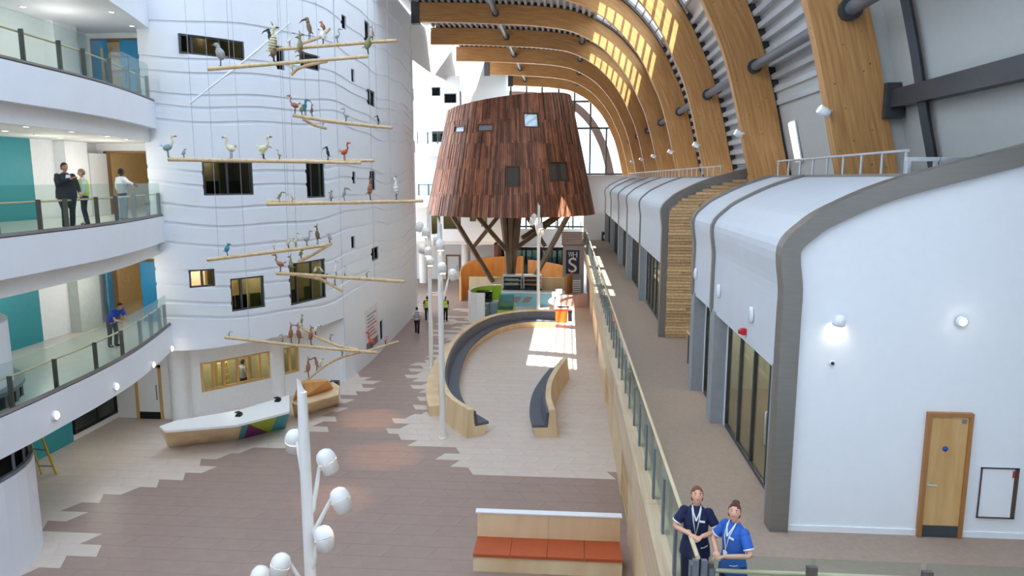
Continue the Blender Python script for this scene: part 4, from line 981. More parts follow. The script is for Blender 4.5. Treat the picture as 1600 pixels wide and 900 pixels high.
p = onz(523,606,0); T = thing('black_box', 'small black box on the floor beyond the angular plywood plinth', 'box', loc=(p.x,p.y,0))
MB().box(p.x-.2, p.x+.2, p.y-.15, p.y+.15, 0, .34).build('case', BLACK, T); MB().box(p.x-.16, p.x+.16, p.y-.17, p.y-.14, .05, .28).build('front_grille', DSTEEL, T)
for (x, y, nm) in ((434,627,'at the right end'),(373,650,'in the middle')):
    p = onz(x, y, 1.05); T = thing('desk_phone', f'small black desk telephone {nm} of the reception desk', 'telephone', loc=(p.x,p.y,1.05))
    MB().extrude([(p.y-.1,1.05),(p.y+.12,1.05),(p.y+.12,1.15),(p.y-.1,1.08)], 'x', p.x-.1, p.x+.1).build('base', BLACK, T); MB().tube([(p.x-.14,p.y,1.18),(p.x,p.y,1.22),(p.x+.12,p.y,1.18)], .03, 8).build('handset', BLACK, T)

# yellow stepladder under the lowest balcony
p = onz(62,757,0); T = thing('stepladder', 'yellow fibreglass stepladder standing open under the lowest left balcony', 'ladder', loc=p)
YEL = mat('ladder_yellow', '#d6b020', .45)
a0, a1, b0, b1 = onz(37,768,0), onz(20,752,0), onz(88,741,0), onz(65,741,0); ap = (a0+b0)/2+Vector((-.1,.1,2.35)); aq = (a1+b1)/2+Vector((-.1,.1,2.35))
for u, v in ((a0,ap),(a1,aq),(b0,ap),(b1,aq)): MB().beam(u, v, .07, .04).build('rail', YEL, T)
for k in range(1, 7):
    MB().beam(a0.lerp(ap,k/7.5), a1.lerp(aq,k/7.5), .09, .03).build('tread', STEEL, T)
    if k % 2: MB().beam(b0.lerp(ap,k/7.5), b1.lerp(aq,k/7.5), .04, .03).build('brace', STEEL, T)
MB().beam(ap, aq, .2, .05).build('top_cap', YEL, T)

c, t = at_s(RP, RS, hit(RP, RS, 369, 585)[0]); n2 = Vector((t.y,-t.x,0)); T3 = Vector((t.x,t.y,0)); c = Vector((c.x,c.y,.15))-n2*1.1
T = thing('room_stepladder', 'yellow stepladder inside the room behind the timber-framed windows', 'ladder', loc=c)
for s_ in (-.22,.22):
    MB().beam(c+T3*s_*1.3, c+T3*s_-n2*.25+Vector((0,0,1.95)), .05, .03).build('rail', YEL, T); MB().beam(c+T3*s_*1.3-n2*.55, c+T3*s_-n2*.25+Vector((0,0,1.95)), .05, .03).build('rear_rail', YEL, T)
for k in range(1, 7): q = c-n2*.25*k/7+Vector((0,0,1.95*k/7)); MB().beam(q-T3*.25, q+T3*.25, .08, .03).build('tread', mat('pale_tread', '#cbb98c', .6), T)
# ------------------------------------------------------------------ tree-like lamp posts
HEADP = [(.001,.26),(.08,.245),(.14,.2),(.175,.12),(.18,.04)]
def head(T, c, aim, s=1.0, lit=False):
    M = Matrix.Translation(c) @ (-Vector(aim)).normalized().to_track_quat('Z','Y').to_matrix().to_4x4() @ Matrix.Diagonal((s,s,s,1))
    h = MB().lathe(HEADP, 20, M).build('lamp_head', LAMPW, T)
    MB().lathe([(.176,.04),(.176,.03)], 20, M).build('seam', DSTEEL, h); MB().lathe([(.18,.03),(.15,-.2),(.135,-.2),(.13,-.17)], 20, M).build('shade', LAMPW, h); MB().lathe([(.001,-.165),(.132,-.165)], 20, M).build('lens', LAMPON, h)
LAMPW = mat('lamp_white_enamel', '#f1eee9', .35, var=.01)
def lamp_tree(label, X, Y, zt, heads, s=1.0, r=.1):
    T = thing('lamp_tree', label, 'lamp post', loc=(X,Y,0), group='white tree-like lamp posts')
    m = MB().tube([(X,Y,0),(X,Y,zt-1.2),(X,Y,zt-.25)], [r*1.15,r,r*.85], 16); k = 16
    m.build('pole', LAMPW, T)
    q = r*.85; MB().add([(X+q*math.cos(a),Y+q*math.sin(a),zt-.25) for a in [2*math.pi*i/12 for i in range(12)]] + [(X+q*.75*math.cos(a)-.02,Y+q*.75*math.sin(a),zt-.14+.14*-math.cos(a)) for a in [2*math.pi*i/12 for i in range(12)]],
        [tuple(range(12,24))]+[(i,(i+1)%12,12+(i+1)%12,12+i) for i in range(12)]).build('slanted_tip', LAMPW, T)
    MB().lathe([(r*1.5,0),(r*1.5,.06),(r*1.1,.07)], 16, Matrix.Translation((X,Y,0))).build('foot_collar', LAMPW, T)
    for (x, y, dy, py_) in heads:
        c = ony(x, y, Y+dy); out = Vector((c.x-X, dy, 0)); out = out.normalized() if out.length > .01 else Vector((0,-1,0))
        root = Vector((X,Y,c.z-py_)); el = c+Vector((0,0,.2*s))-out*.1*s
        MB().tube([root, root+out*.1+Vector((0,0,.1)), el], [.055*s,.05*s,.03*s], 8).build('branch', LAMPW, T)
        head(T, c, Vector((out.x*.35,out.y*.35,-1)), s)
    return T
pb = onz(692,685,0); p2 = onz(674,575,0)
lamp_tree('nearest tall white lamp tree with large drum heads, bottom left of centre', -4.75, 12.0, 6.34, [(512,722,.15,1.0),(533,783,-.1,.8),(507,843,-.25,.75),(460,690,.55,.8),(437,886,-.35,.7),(405,904,.1,.8)])
lamp_tree('tall white lamp tree standing at the near end of the curved bench', pb.x, pb.y, 8.5, [(691,420,-.3,.9),(708,430,.1,1.0),(684,375,.4,.9),(688,384,-.2,.8)], .95)
lamp_tree('tall white lamp tree left of the curved bench, nearer the people in vests', p2.x, p2.y, 8.5, [(655,355,.1,1.0),(665,364,-.3,.9),(660,389,.2,.9),(669,394,-.3,.8),(672,409,-.35,.9)], 1.1)
lamp_tree('white lamp tree standing among the counters behind the curved bench', ony(841,480,49.5).x, 49.5, 8.3, [(834,340,.1,1.0),(831,347,-.2,.9),(844,353,-.2,.8),(848,362,.2,.9)], 1.1)
for (x, y, e) in ((580,655,500),(600,712,420),(520,780,350)):
    p = onz(x, y, 0); lamp_or_fill('SPOT', (p.x+.8,p.y-1.0,7.2), e, (1,.62,.32), .08, (-.8,1.0,-7.2), .42)

# ------------------------------------------------------------------ poster and other wall items on the left wall
s0, z0 = hit(LP, LS, 569, 545) or (0,0); s1, z1 = hit(LP, LS, 591, 478) or (1,1)
s0 = hit(LP, LS, 570, 512)[0]; s1 = hit(LP, LS, 590, 505)[0]; pz0, pz1 = .7, 3.0
pa, t = at_s(LP, LS, s0); pb_, t = at_s(LP, LS, s1); nn = Vector((t.y,-t.x)); T = thing('wall_poster', 'tall white information poster with red lettering on the long white wall', 'poster', loc=(pa.x,pa.y,pz0))
def onwall(u0, u1, v0, v1, d, nm, m): 
    a = pa.lerp(pb_,u0)+nn*d/2; b = pa.lerp(pb_,u1)+nn*d/2; zc = pz0+(pz1-pz0)*(v0+v1)/2; MB().beam((a.x,a.y,zc),(b.x,b.y,zc), d, (pz1-pz0)*(v1-v0)).build(nm, m, T)
onwall(0,1,0,1,.03,'poster_sheet',mat('poster_paper','#ded9dc',.6)); onwall(.05,.95,.02,.2,.036,'photo_strip',mat('poster_photo','#7a6a72',.6,var=.5,scale=9))
for i in range(7): onwall(.15,.85-.1*(i%3),.3+.085*i,.335+.085*i,.036,'text_line',mat('poster_ink','#b0605a',.6) if i < 4 else mat('poster_grey','#8b8790',.6))

# ------------------------------------------------------------------ cafe counters round the trunk
T = thing('curved_timber_screen', 'curved orange-lit timber screen wall around the foot of the pod trunk', 'screen', loc=(PX,PY,0))
def arcwall(c, r, a0, a1, z0, z1, th, n=16, zf=None):
    P = [Vector((c[0]+r*math.cos(a), c[1]+r*math.sin(a))) for a in [a0+(a1-a0)*i/n for i in range(n+1)]]; m = MB(); rows = []
    for d, top in ((0,0),(th,0),(th,1),(0,1),(0,0)):
        rows.append([((q:=p+(p-Vector(c)).normalized()*d).x, q.y, (z1 if zf is None else zf(i/n)) if top else z0) for i, p in enumerate(P)])
    m.grid(rows, smooth=False); k = n+1
    for j in (0, n): f = tuple(i*k+j for i in range(4)); m.f.append(f if j else f[::-1]); m.m.append(0); m.sm.append(False)
    return m
SC = (-4.3, 58.0)
arcwall(SC, 4.5, math.radians(200), math.radians(85), 0, 3.0, .12, 24, lambda u: 1.9+1.15*math.sin(min(1,u*1.5)*math.pi*.5)).build('screen_panel', PLYD, T)
arcwall(SC, 4.6, math.radians(80), math.radians(-25), 0, 2.9, .12, 24, lambda u: 2.75-.6*u).build('screen_panel', PLYD, T)
lamp_or_fill('POINT', (-6.2,59.6,3.6), 60, (1,.72,.4), .15); lamp_or_fill('POINT', (-2.6,60.0,3.4), 35, (1,.72,.4), .15)
T = thing('servery_counter', 'long servery counter with pale timber back and sky blue front panel', 'counter', loc=(-4,55,0))
def Q(x, y, Y): return ony(x, y, Y)
SKY = mat('sky_blue_panel', '#7fb9c9', .45, var=.03)
xa, xb = Q(733,445,56.2).x, Q(882,445,56.2).x
MB().box(xa, xb, 56.1, 56.4, 0, 2.05).build('back_panel', PLY, T); MB().box(Q(772,465,54.6).x, Q(882,465,54.6).x, 54.5, 55.4, 0, 1.05).build('blue_front', SKY, T); MB().box(Q(772,465,54.6).x-.05, Q(882,465,54.6).x+.05, 54.45, 55.5, 1.05, 1.1).build('worktop', DW, T)
for x in (805, 822):
    q = Q(x,468,54.48); MB().extrude([(q.x-.35,.3),(q.x+.2,.3),(q.x+.5,.75),(q.x-.05,.75)], 'y', 54.46, 54.5).build('front_motif', mat('taupe_motif', '#8d8078', .6), T)
MB().box(Q(733,480,52).x, Q(735,480,52).x+.25, 52, 56.3, 0, 2.2).build('left_return', PLY, T) if False else None
for i, (x0, x1) in enumerate(((786,815),(818,846))):
    a, b = Q(x0,445,55.6).x, Q(x1,445,55.6).x; T = thing('display_cabinet', ('left glass-fronted chilled display cabinet on the servery counter','right glass-fronted chilled display cabinet with orange goods on the servery counter')[i], 'display cabinet', loc=(a,55.6,1.1), group='chilled display cabinets')
    MB().box(a, b, 55.5, 56.05, 1.1, 1.25).build('plinth', BLACK, T); MB().box(a, b, 55.95, 56.05, 1.25, 2.25).build('back', DSTEEL, T); MB().box(a, b, 55.45, 56.05, 2.2, 2.35).build('canopy', SILVER, T)
    for z in (1.5,1.85): MB().box(a+.05, b-.05, 55.55, 55.95, z, z+.03).build('shelf', SILVER, T)
    for z in (1.53,1.88):
        MB().box(a+.1, b-.25, 55.62, 55.9, z, z+.14).build('goods', mat('cabinet_goods_%d' % i, ('#b9b2a2','#b0603a')[i], .6, var=.3, scale=9), T)
    for u in (a, b-.05): MB().box(u, u+.05, 55.45, 55.95, 1.25, 2.2).build('side', SILVER, T)
    MB().box(a+.05, b-.05, 55.46, 55.475, 1.25, 2.2).build('glass_front', GLASS, T)
# white and lime kiosk
T = thing('coffee_kiosk', 'white kiosk counter with lime green lining beside the servery', 'counter', loc=(-6.4,48.5,0))
LIME = mat('lime_laminate', '#93c02e', .45); ks = [Vector(p) for p in ((-5.65,47.75),(-6.62,47.9),(-6.95,49.0),(-6.7,50.6),(-5.9,51.6),(-4.9,51.9))]
KP = catmull(ks, .4); sweep(KP, [(0,0),(.14,0),(.14,2.1),(0,2.1)]).build('outer_wall', DW, T); sweep(KP, [(.14,.9),(.17,.9),(.17,2.06),(.14,2.06)]).build('lime_lining', LIME, T)
sweep(KP, [(.17,.9),(.8,.9),(.8,.96),(.17,.96)]).build('inner_shelf', DW, T)
T = thing('lime_front_counter', 'low lime green counter front below the glass cake display', 'counter', loc=(-4.5,49,0))
lp = [tuple(onz(x, y, .85)[:2]) for x, y in ((776,491),(806,484),(803,470),(790,470),(779,478))]; MB().prism(lp, 0, .8).build('body', LIME, T); MB().prism(lp, .8, .88).build('worktop', LIME, T)
p = onz(792,482,.88); T = thing('glass_display', 'sloping clear glass cake display on the lime green counter', 'display case', loc=(p.x,p.y,.88))
MB().extrude([(p.y-.6,.88),(p.y+.7,.88),(p.y+.7,1.75),(p.y+.3,1.75)], 'x', p.x-.55, p.x+.45).build('glass_case', glass('aqua_glass', '#bcd6d4', .2, .12, '#8fb0ae'), T); MB().box(p.x-.5, p.x+.4, p.y-.1, p.y+.6, 1.25, 1.28).build('shelf', SILVER, T)
p = onz(757,468,.96); T = thing('coffee_machine', 'black coffee machine inside the lime-lined kiosk', 'coffee machine', loc=(-5.7,50.6,.96))
cx, cy = onz(758,470,1.0)[:2]; cx, cy = Q(758,464,50.4).x, 50.4
MB().box(cx-.55, cx+.5, cy-.3, cy+.35, .96, 1.25).build('body', BLACK, T); MB().box(cx-.55, cx+.5, cy, cy+.35, 1.25, 1.75).build('back_unit', BLACK, T); MB().box(cx-.6, cx+.55, cy-.35, cy+.38, 1.7, 1.85).build('top_tray', mat('black_gloss', '#222326', .25), T)
for d in (-.3,.05,.35): MB().tube([(cx+d,cy-.2,1.5),(cx+d,cy-.05,1.55)], .06, 8).build('group_head', STEEL, T)
for i, x in enumerate((763, 774)):
    q = Q(x-5+i*3,480,49.6+i*.5); T = thing('grey_bin', ('left grey square bin in front of the coffee kiosk','right grey square bin in front of the coffee kiosk')[i], 'bin', loc=(q.x,49.6+i*.5,0), group='grey bins at the kiosk')
    MB().box(q.x-.26, q.x+.26, 49.4+i*.5, 49.9+i*.5, 0, 1.0).build('body', mat('bin_grey', '#9aa3b0', .5), T); MB().box(q.x-.28, q.x+.28, 49.38+i*.5, 49.92+i*.5, 1.0, 1.08).build('lid', mat('bin_lid', '#b9c0ca', .5), T)
# orange desk
T = thing('orange_cash_desk', 'curved cash desk with bright orange end and pinkish top near the gallery wall', 'desk', loc=(-.3,50,0))
ORANGE = mat('bright_orange', '#f0661a', .4); PINK = mat('pink_worktop', '#b3948c', .4)
DP = catmull([Vector(p) for p in ((-.15,48.6),(-.9,50.6),(-.75,52.6),(.2,54.2),(1.5,54.8))], .4)
sweep(DP, [(-.35,0),(.35,0),(.35,.95),(-.35,.95)]).build('body', PINK, T); sweep(DP, [(-.42,.95),(.42,.95),(.42,1.02),(-.42,1.02)]).build('worktop', PINK, T)
MB().box(-.85, .05, 48.3, 48.95, 0, .95).build('orange_end', ORANGE, T); MB().box(.05, .4, 48.35, 49.0, 0, .95).build('white_end', DW, T); MB().box(.1, .36, 48.33, 48.36, .1, .85).build('dark_shelf', BLACK, T); MB().box(-.9, .45, 48.25, 49.1, .95, 1.02).build('end_top', PINK, T)
for i, (x, Y) in enumerate(((868, 51.5), (873, 52.8))):
    q = Q(x,465,Y); T = thing('till_screen', ('nearer till screen on the curved orange cash desk','farther till screen on the curved orange cash desk')[i], 'till', loc=(q.x,Y,1.02), group='tills on the cash desk')
    MB().box(q.x-.2, q.x+.2, Y-.15, Y+.15, 1.02, 1.1).build('base', SILVER, T); MB().tube([(q.x,Y,1.1),(q.x,Y,1.35)], .04, 8).build('stem', STEEL, T); MB().box(q.x-.25, q.x+.25, Y-.04, Y+.04, 1.3, 1.65).build('screen', WHITE2, T)
# shop sign panel on the far timber wall
T = thing('shop_sign', 'navy blue shop sign with white letters on a grey panel under the gallery', 'sign', loc=(.4,58,2))
a, b = Q(884,427.5,58), Q(905.5,391,58); bx = Q(879,432,58); by = Q(911,382,58)
MB().box(bx.x, by.x+.1, 58.03, 58.2, 0, by.z).build('grey_panel', mat('sign_grey', '#b3b0aa', .6), T); MB().box(a.x, b.x, 57.98, 58.03, a.z, b.z).build('navy_board', mat('navy_board', '#101d45', .4), T)
def text_mesh(txt, size, font=None):
    cu = bpy.data.curves.new('lettering', 'FONT'); cu.body = txt; cu.size = size; cu.extrude = .01; cu.align_x = 'CENTER'; cu.offset = .0
    o = bpy.data.objects.new('lettering', cu); COL.objects.link(o); me = evaluated(o); bpy.data.objects.remove(o); return me
def letters(txt, w, h, cx, z0, Y, m, T, nm):
    me = text_mesh(txt, 1); xs = [v.co.x for v in me.vertices]; ys = [v.co.y for v in me.vertices]
    for v in me.vertices:
        x = (v.co.x-min(xs))/(max(xs)-min(xs))*w-w/2; y = (v.co.y-min(ys))/(max(ys)-min(ys))*h
        v.co = Vector((cx+x, Y+(-.012 if v.co.z > 0 else .0), z0+y))-OFF[T.name]
    me.materials.clear(); me.materials.append(m); o = bpy.data.objects.new(nm, me); COL.objects.link(o); o.parent = T; return o
wd, hh = b.x-a.x, b.z-a.z; cxs = (a.x+b.x)/2; LW = mat('sign_white', '#f4f4f0', .5)
for ch, u in (('W', -.17), ('H', .17)): letters(ch, wd*.33, hh*.2, cxs+wd*u, a.z+hh*.71, 57.975, LW, T, 'letter_'+ch.lower())
letters('S', wd*.62, hh*.62, cxs, a.z+hh*.06, 57.975, LW, T, 'letter_s')
sr = MB()
for sx, sz, sw in ((-.29,.91,.1),(-.17,.91,.1),(-.05,.91,.1),(.05,.91,.12),(.29,.91,.12),(.05,.705,.12),(.29,.705,.12)): MB().box(cxs+wd*(sx-sw/2), cxs+wd*(sx+sw/2), 57.96, 57.975, a.z+hh*(sz-.008), a.z+hh*(sz+.008)).build('serif', LW, T)
T = thing('slatted_canopy', 'brown horizontal timber slat panel above the navy shop sign', 'cladding', loc=(.3,58,4.2))
for i in range(8): MB().box(bx.x-.1, by.x+.2, 57.9, 58.1, 4.5+i*.14, 4.61+i*.14).build('slat', wood('brown_slats', '#8a5a3a', '#a06c48'), T)
q = Q(901,452,56.5); T = thing('leaflet_stand', 'tall white slatted leaflet stand below the shop sign', 'rack', loc=(q.x,56.5,0))
for sx in (-.3,.3): MB().box(q.x+sx-.03, q.x+sx+.03, 56.4, 56.5, 0, 1.9).build('upright', SILVER, T)
for i in range(8): MB().box(q.x-.3, q.x+.3, 56.36, 56.46, .5+i*.18, .58+i*.18).build('shelf', WHITE2, T)
p = onz(946,376,L1); T = thing('black_crate', 'small black equipment box at the far end of the gallery', 'box', loc=p); MB().box(p.x-.35, p.x+.3, p.y-.3, p.y+.3, L1, L1+.8).build('case', BLACK, T); MB().box(p.x-.2, p.x+.15, p.y-.33, p.y-.29, L1+.2, L1+.55).build('label_plate', WHITE2, T)

# ------------------------------------------------------------------ hanging mobiles: poles with carved birds
BC = {n: mat('bird_'+n, c, .7, var=.18, scale=14) for n, c in dict(cream='#d9cfa6', grey='#9a9d9a', teal='#3c8c9a', orange='#bb5228', rust='#a5694d', black='#1d1d22', brown='#7b6047', white='#e9e7df', olive='#8f8c60', blue='#93aab6', pink='#b98a84').items()}
BEAK = mat('beak_horn', '#5b4a35', .5); BEAKR = mat('beak_red', '#b3362c', .5); LEGM = mat('bird_leg', '#3b342d', .6)
def bird(name, kind, loc, h, dr, col, label, group, stripes=0, beak=None, head_col=None, yaw=0.):
    """carved bird standing at loc, about h tall; built in its own x-z plane facing +x"""
    T = thing(name, label, 'bird', loc=loc, rz=(0 if dr > 0 else math.pi)+yaw, group=group); c = BC[col]; hc = BC[head_col or col]; bk = beak or BEAK
    L = lambda m, n, mm, par=T: m.build(n, mm, par, local=True)
    lg = .28*h; V = Vector
    def ell(x, z, rx, ry, rz, tilt): return MB().ball((0,0,0), rx, ry, rz, 12, Matrix()) , Matrix.Translation((x,0,z)) @ Matrix.Rotation(tilt, 4, 'Y')
    def body(x, z, a, b, tilt):
        M = Matrix.Translation((x,0,z)) @ Matrix.Rotation(tilt, 4, 'Y'); pr = [(.001,-1),(.42,-.86),(.8,-.5),(1,-.05),(.92,.35),(.6,.75),(.3,.95),(.001,1)]
        o = L(MB().lathe([(r*b, t*a) for r, t in pr], 12, M), 'body', c)
        for k in range(stripes):
            t = -.55+1.15*k/max(1,stripes-1); rr = b*math.sqrt(max(.05,1-(t+.05)**2))*1.03
            L(MB().lathe([(rr,t*a-.035*a),(rr*1.05,t*a),(rr,t*a+.035*a)], 12, M), 'stripe', BEAK, o)
        return o
    def legs(x, z):
        for s in (-1, 1):
            y = s*.05*h; L(MB().tube([(x,y,z),(x+.01*h,y,.012),(x+.07*h,y,.008)], max(.009,.014*h), 5), 'leg', LEGM)
    def neckhead(pts, r, hr, bl, droop):
        L(MB().tube(pts, [r*1.5]+[r]*(len(pts)-1), 8), 'neck', hc); e = V(pts[-1]); d = (e-V(pts[-2])).normalized(); hd = e+V((hr*.4,0,hr*.25))
        L(MB().ball(hd, hr*1.25, hr*.85, hr, 10), 'head', hc); L(MB().tube([hd+V((hr*.7,0,0)), hd+V((hr*.7+bl*.55,0,-droop*.25)), hd+V((hr*.7+bl,0,-droop))], [hr*.62,hr*.42,.004], 6), 'beak', bk)
    def tail(x, z, ln, up, n=3):
        for i in range(n):
            a = (i-(n-1)/2)*.35; L(MB().tube([(x,0,z),(x-ln*math.cos(up+a),.02*(i-1),z+ln*math.sin(up+a))], [.045*h,.012*h], 5, flat=.5), 'tail_feather', c)
    if kind == 'goose':
        body(0, lg+.18*h, .23*h, .15*h, math.radians(68)); legs(0, lg+.08*h); tail(-.2*h, lg+.24*h, .2*h, .35)
        neckhead([(.16*h,0,lg+.28*h),(.26*h,0,lg+.42*h),(.2*h,0,lg+.58*h),(.26*h,0,lg+.68*h)], .045*h, .07*h, .16*h, .02*h)
    elif kind == 'tall':
        body(0, lg+.24*h, .27*h, .12*h, math.radians(8)); legs(0, lg); tail(-.1*h, lg+.08*h, .14*h, -.5, 2)
        neckhead([(0,0,lg+.5*h),(.02*h,0,lg+.6*h),(.04*h,0,lg+.68*h)], .04*h, .06*h, .12*h, .01*h); L(MB().tube([(.03*h,0,lg+.73*h),(-.02*h,0,lg+.86*h)], [.025*h,.008], 5), 'crest', bk)
    elif kind == 'crow':
        body(0, lg+.22*h, .27*h, .11*h, math.radians(14)); legs(0, lg); tail(-.1*h, lg+.05*h, .16*h, -.9, 2)
        neckhead([(.05*h,0,lg+.45*h),(.07*h,0,lg+.58*h)], .06*h, .085*h, .34*h, .17*h)
    elif kind == 'heron':
        body(-.02*h, lg+.17*h, .2*h, .13*h, math.radians(60)); legs(0, lg+.08*h); tail(-.18*h, lg+.14*h, .14*h, -.1, 2)
        neckhead([(.1*h,0,lg+.22*h),(.2*h,0,lg+.4*h),(.1*h,0,lg+.55*h),(.14*h,0,lg+.72*h)], .035*h, .055*h, .24*h, .05*h)
    elif kind == 'round':
        body(0, lg+.27*h, .3*h, .2*h, math.radians(20)); legs(0, lg+.02*h); tail(-.16*h, lg+.14*h, .18*h, -.3)
        neckhead([(.06*h,0,lg+.52*h),(.1*h,0,lg+.62*h)], .07*h, .1*h, .15*h, .05*h)
    elif kind == 'stoop':
        body(0, lg+.2*h, .3*h, .12*h, math.radians(30)); legs(0, lg); tail(-.14*h, lg+.06*h, .18*h, -.4, 2)
        neckhead([(.12*h,0,lg+.42*h),(.22*h,0,lg+.56*h),(.34*h,0,lg+.5*h)], .045*h, .065*h, .18*h, .12*h)
    return T
KN = dict(goose='long-necked goose-like', tall='upright bottle-shaped', crow='slim long-beaked', heron='thin-necked heron-like', round='plump round', stoop='stooping')
CN = dict(cream='cream', grey='grey', teal='teal', orange='orange-red', rust='rust-brown', black='black', brown='dark brown', white='white', olive='olive', blue='pale blue', pink='dusky pink')
MOB = [
 ('topmost mobile', 19.0, [((325,108),(575,88)), ((420,78),(500,72),(620,63)), ((472,68),(496,60),(508,53),(516,44)), ((455,117),(464,108),(480,102),(512,96))],
   [(0,349,34,'round',-1,'grey',0),(0,421,24,'round',1,'brown',0),(0,438,52,'tall',1,'cream',5),(0,462,38,'tall',1,'olive',0),(0,474,34,'tall',-1,'brown',0),(0,566,27,'round',1,'olive',0),
    (1,423,30,'crow',-1,'black',0),(1,453,20,'heron',1,'white',0),(1,505,24,'round',-1,'white',0),(1,528,20,'heron',1,'grey',0),(1,582,20,'tall',-1,'pink',0),(2,483,34,'crow',-1,'brown',0),(2,505,18,'round',-1,'rust',0),(3,457,20,'stoop',1,'cream',0),(3,470,18,'crow',-1,'grey',0)]),
 ('second mobile down', 21.0, [((458,180),(500,187),(545,193),(613,200)), ((474,186),(490,195),(510,201))], [(0,461,28,'goose',-1,'rust',0),(0,471,16,'round',1,'olive',0),(0,477,26,'crow',1,'teal',0),(0,488,18,'tall',1,'brown',0),(1,505,12,'round',1,'white',0),(0,540,19,'heron',-1,'grey',0),(0,592,15,'crow',-1,'black',0)]),
 ('third mobile down', 18.5, [((263,249),(564,254)), ((420,251),(584,251))], [(0,269,34,'goose',1,'blue',4),(0,283,14,'round',1,'grey',0),(0,370,34,'goose',-1,'cream',0),(0,403,24,'stoop',1,'cream',0),(0,420,35,'goose',1,'cream',0),(0,437,14,'heron',-1,'olive',0),(0,507,22,'crow',-1,'black',0),(0,543,27,'goose',1,'orange',0)]),
 ('fourth mobile down', 20.0, [((417,319),(661,314)), ((417,315),(560,317))], [(0,443,19,'stoop',1,'olive',0),(0,466,15,'stoop',-1,'cream',0),(0,513,14,'round',-1,'grey',0),(0,518,16,'tall',1,'brown',0),(0,527,14,'tall',1,'olive',0),(0,534,22,'crow',1,'grey',0),(0,573,33,'tall',1,'rust',3),(0,618,17,'tall',1,'grey',0),(0,629,33,'tall',-1,'white',3)]),
 ('fifth mobile down', 19.5, [((324,406),(400,397),(510,383)), ((466,409),(485,400),(505,388),(519,380))], [(0,355,20,'round',1,'teal',0),(0,429,14,'tall',1,'cream',0),(0,450,20,'stoop',1,'cream',0),(0,463,22,'heron',1,'cream',0),(0,480,24,'goose',1,'grey',0),(0,497,29,'tall',-1,'brown',4),(1,471,15,'round',1,'olive',0),(1,516,15,'round',-1,'grey',0)]),
 ('sixth mobile down', 20.5, [((432,427),(500,431),(632,440)), ((465,430),(500,436),(520,446),(535,455))], [(0,438,28,'goose',-1,'rust',0),(0,455,26,'tall',-1,'olive',0),(0,494,12,'round',1,'cream',0),(0,503,14,'stoop',-1,'cream',0),(0,526,21,'tall',1,'white',0),(0,540,14,'tall',1,'cream',0),(0,574,12,'stoop',1,'grey',0),(1,510,12,'crow',1,'black',0),(1,524,14,'tall',1,'blue',0)]),
 ('lowest mobile', 21.5, [((352,527),(430,536),(520,545),(590,551)), ((466,508),(490,524),(530,541),(560,546)), ((481,593),(510,570),(540,556),(575,548),(623,533))], [(0,358,10,'stoop',1,'grey',0),(0,441,14,'crow',-1,'grey',0),(0,455,31,'tall',1,'rust',3),(0,468,32,'tall',-1,'rust',4),(0,487,30,'tall',1,'rust',4),(1,472,18,'tall',1,'olive',0),(1,494,20,'stoop',1,'white',0),(1,516,13,'crow',1,'grey',0),(2,482,32,'tall',1,'rust',0),(2,495,24,'crow',-1,'rust',0),(2,502,16,'round',1,'cream',0),(2,535,16,'crow',-1,'olive',0),(2,581,26,'goose',-1,'orange',3),(2,602,14,'round',1,'pink',0)])]
for mi_, (mn, Y, poles, birds) in enumerate(MOB):
    P3 = []
    T = thing('bird_mobile', f'pale timber poles of the {mn}, hung on thin wires', 'mobile', loc=ony(*poles[0][0], Y), group='hanging pole mobiles')
    for k, pl in enumerate(poles):
        pts = [ony(x, y, Y+(-.12,.14,.3,.3)[k]*(1 if k else 1)+.0*i) for i, (x, y) in enumerate(pl)]
        pts = catmull(pts, .4) if len(pts) > 2 else pts; P3.append(pts); r = (.055,.05,.042,.045)[k]
        MB().tube(pts, [r]+[r*.95]*(len(pts)-2)+[r*.8], 8).build('pole' if k == 0 else 'branch_pole', STICK, T)
    for a in (.14, .8):
        p = P3[0][0].lerp(P3[0][-1], a)
        q = min(P3[0], key=lambda v: abs(v.x-p.x)) if len(P3[0]) > 2 else p
        MB().tube([(q.x,q.y,q.z),(q.x+.05,q.y,21.6)], .006, 4).build('wire', mat('wire_steel', '#b4b8bc', .5), T)
    bs = sorted(birds, key=lambda b: b[1]); 
    for i, (pk, x, hp, kd, dr, col, stp) in enumerate(bs):
        best = None
        for u, v in zip(P3[pk], P3[pk][1:]):
            for t in [j/12 for j in range(13)]:
                p = u.lerp(v, t); d = abs(project(p)[0]-x)
                if best is None or d < best[0]: best = (d, p)
        p = best[1]; hgt = hp*p.y/1118*1.02; r = (.055,.05,.042,.045)[pk]
        bird('carved_bird', kd, p+Vector((0,0,r*.9)), hgt, dr, col, f'{CN[col]} {KN[kd]} carved bird, {ORD[i]} from the left on the {mn}', f'carved birds on the {mn}', stp, BEAKR if col in ('blue','orange') else None, 'cream' if (col, kd) == ('blue','goose') else None, random.uniform(-.35,.35))

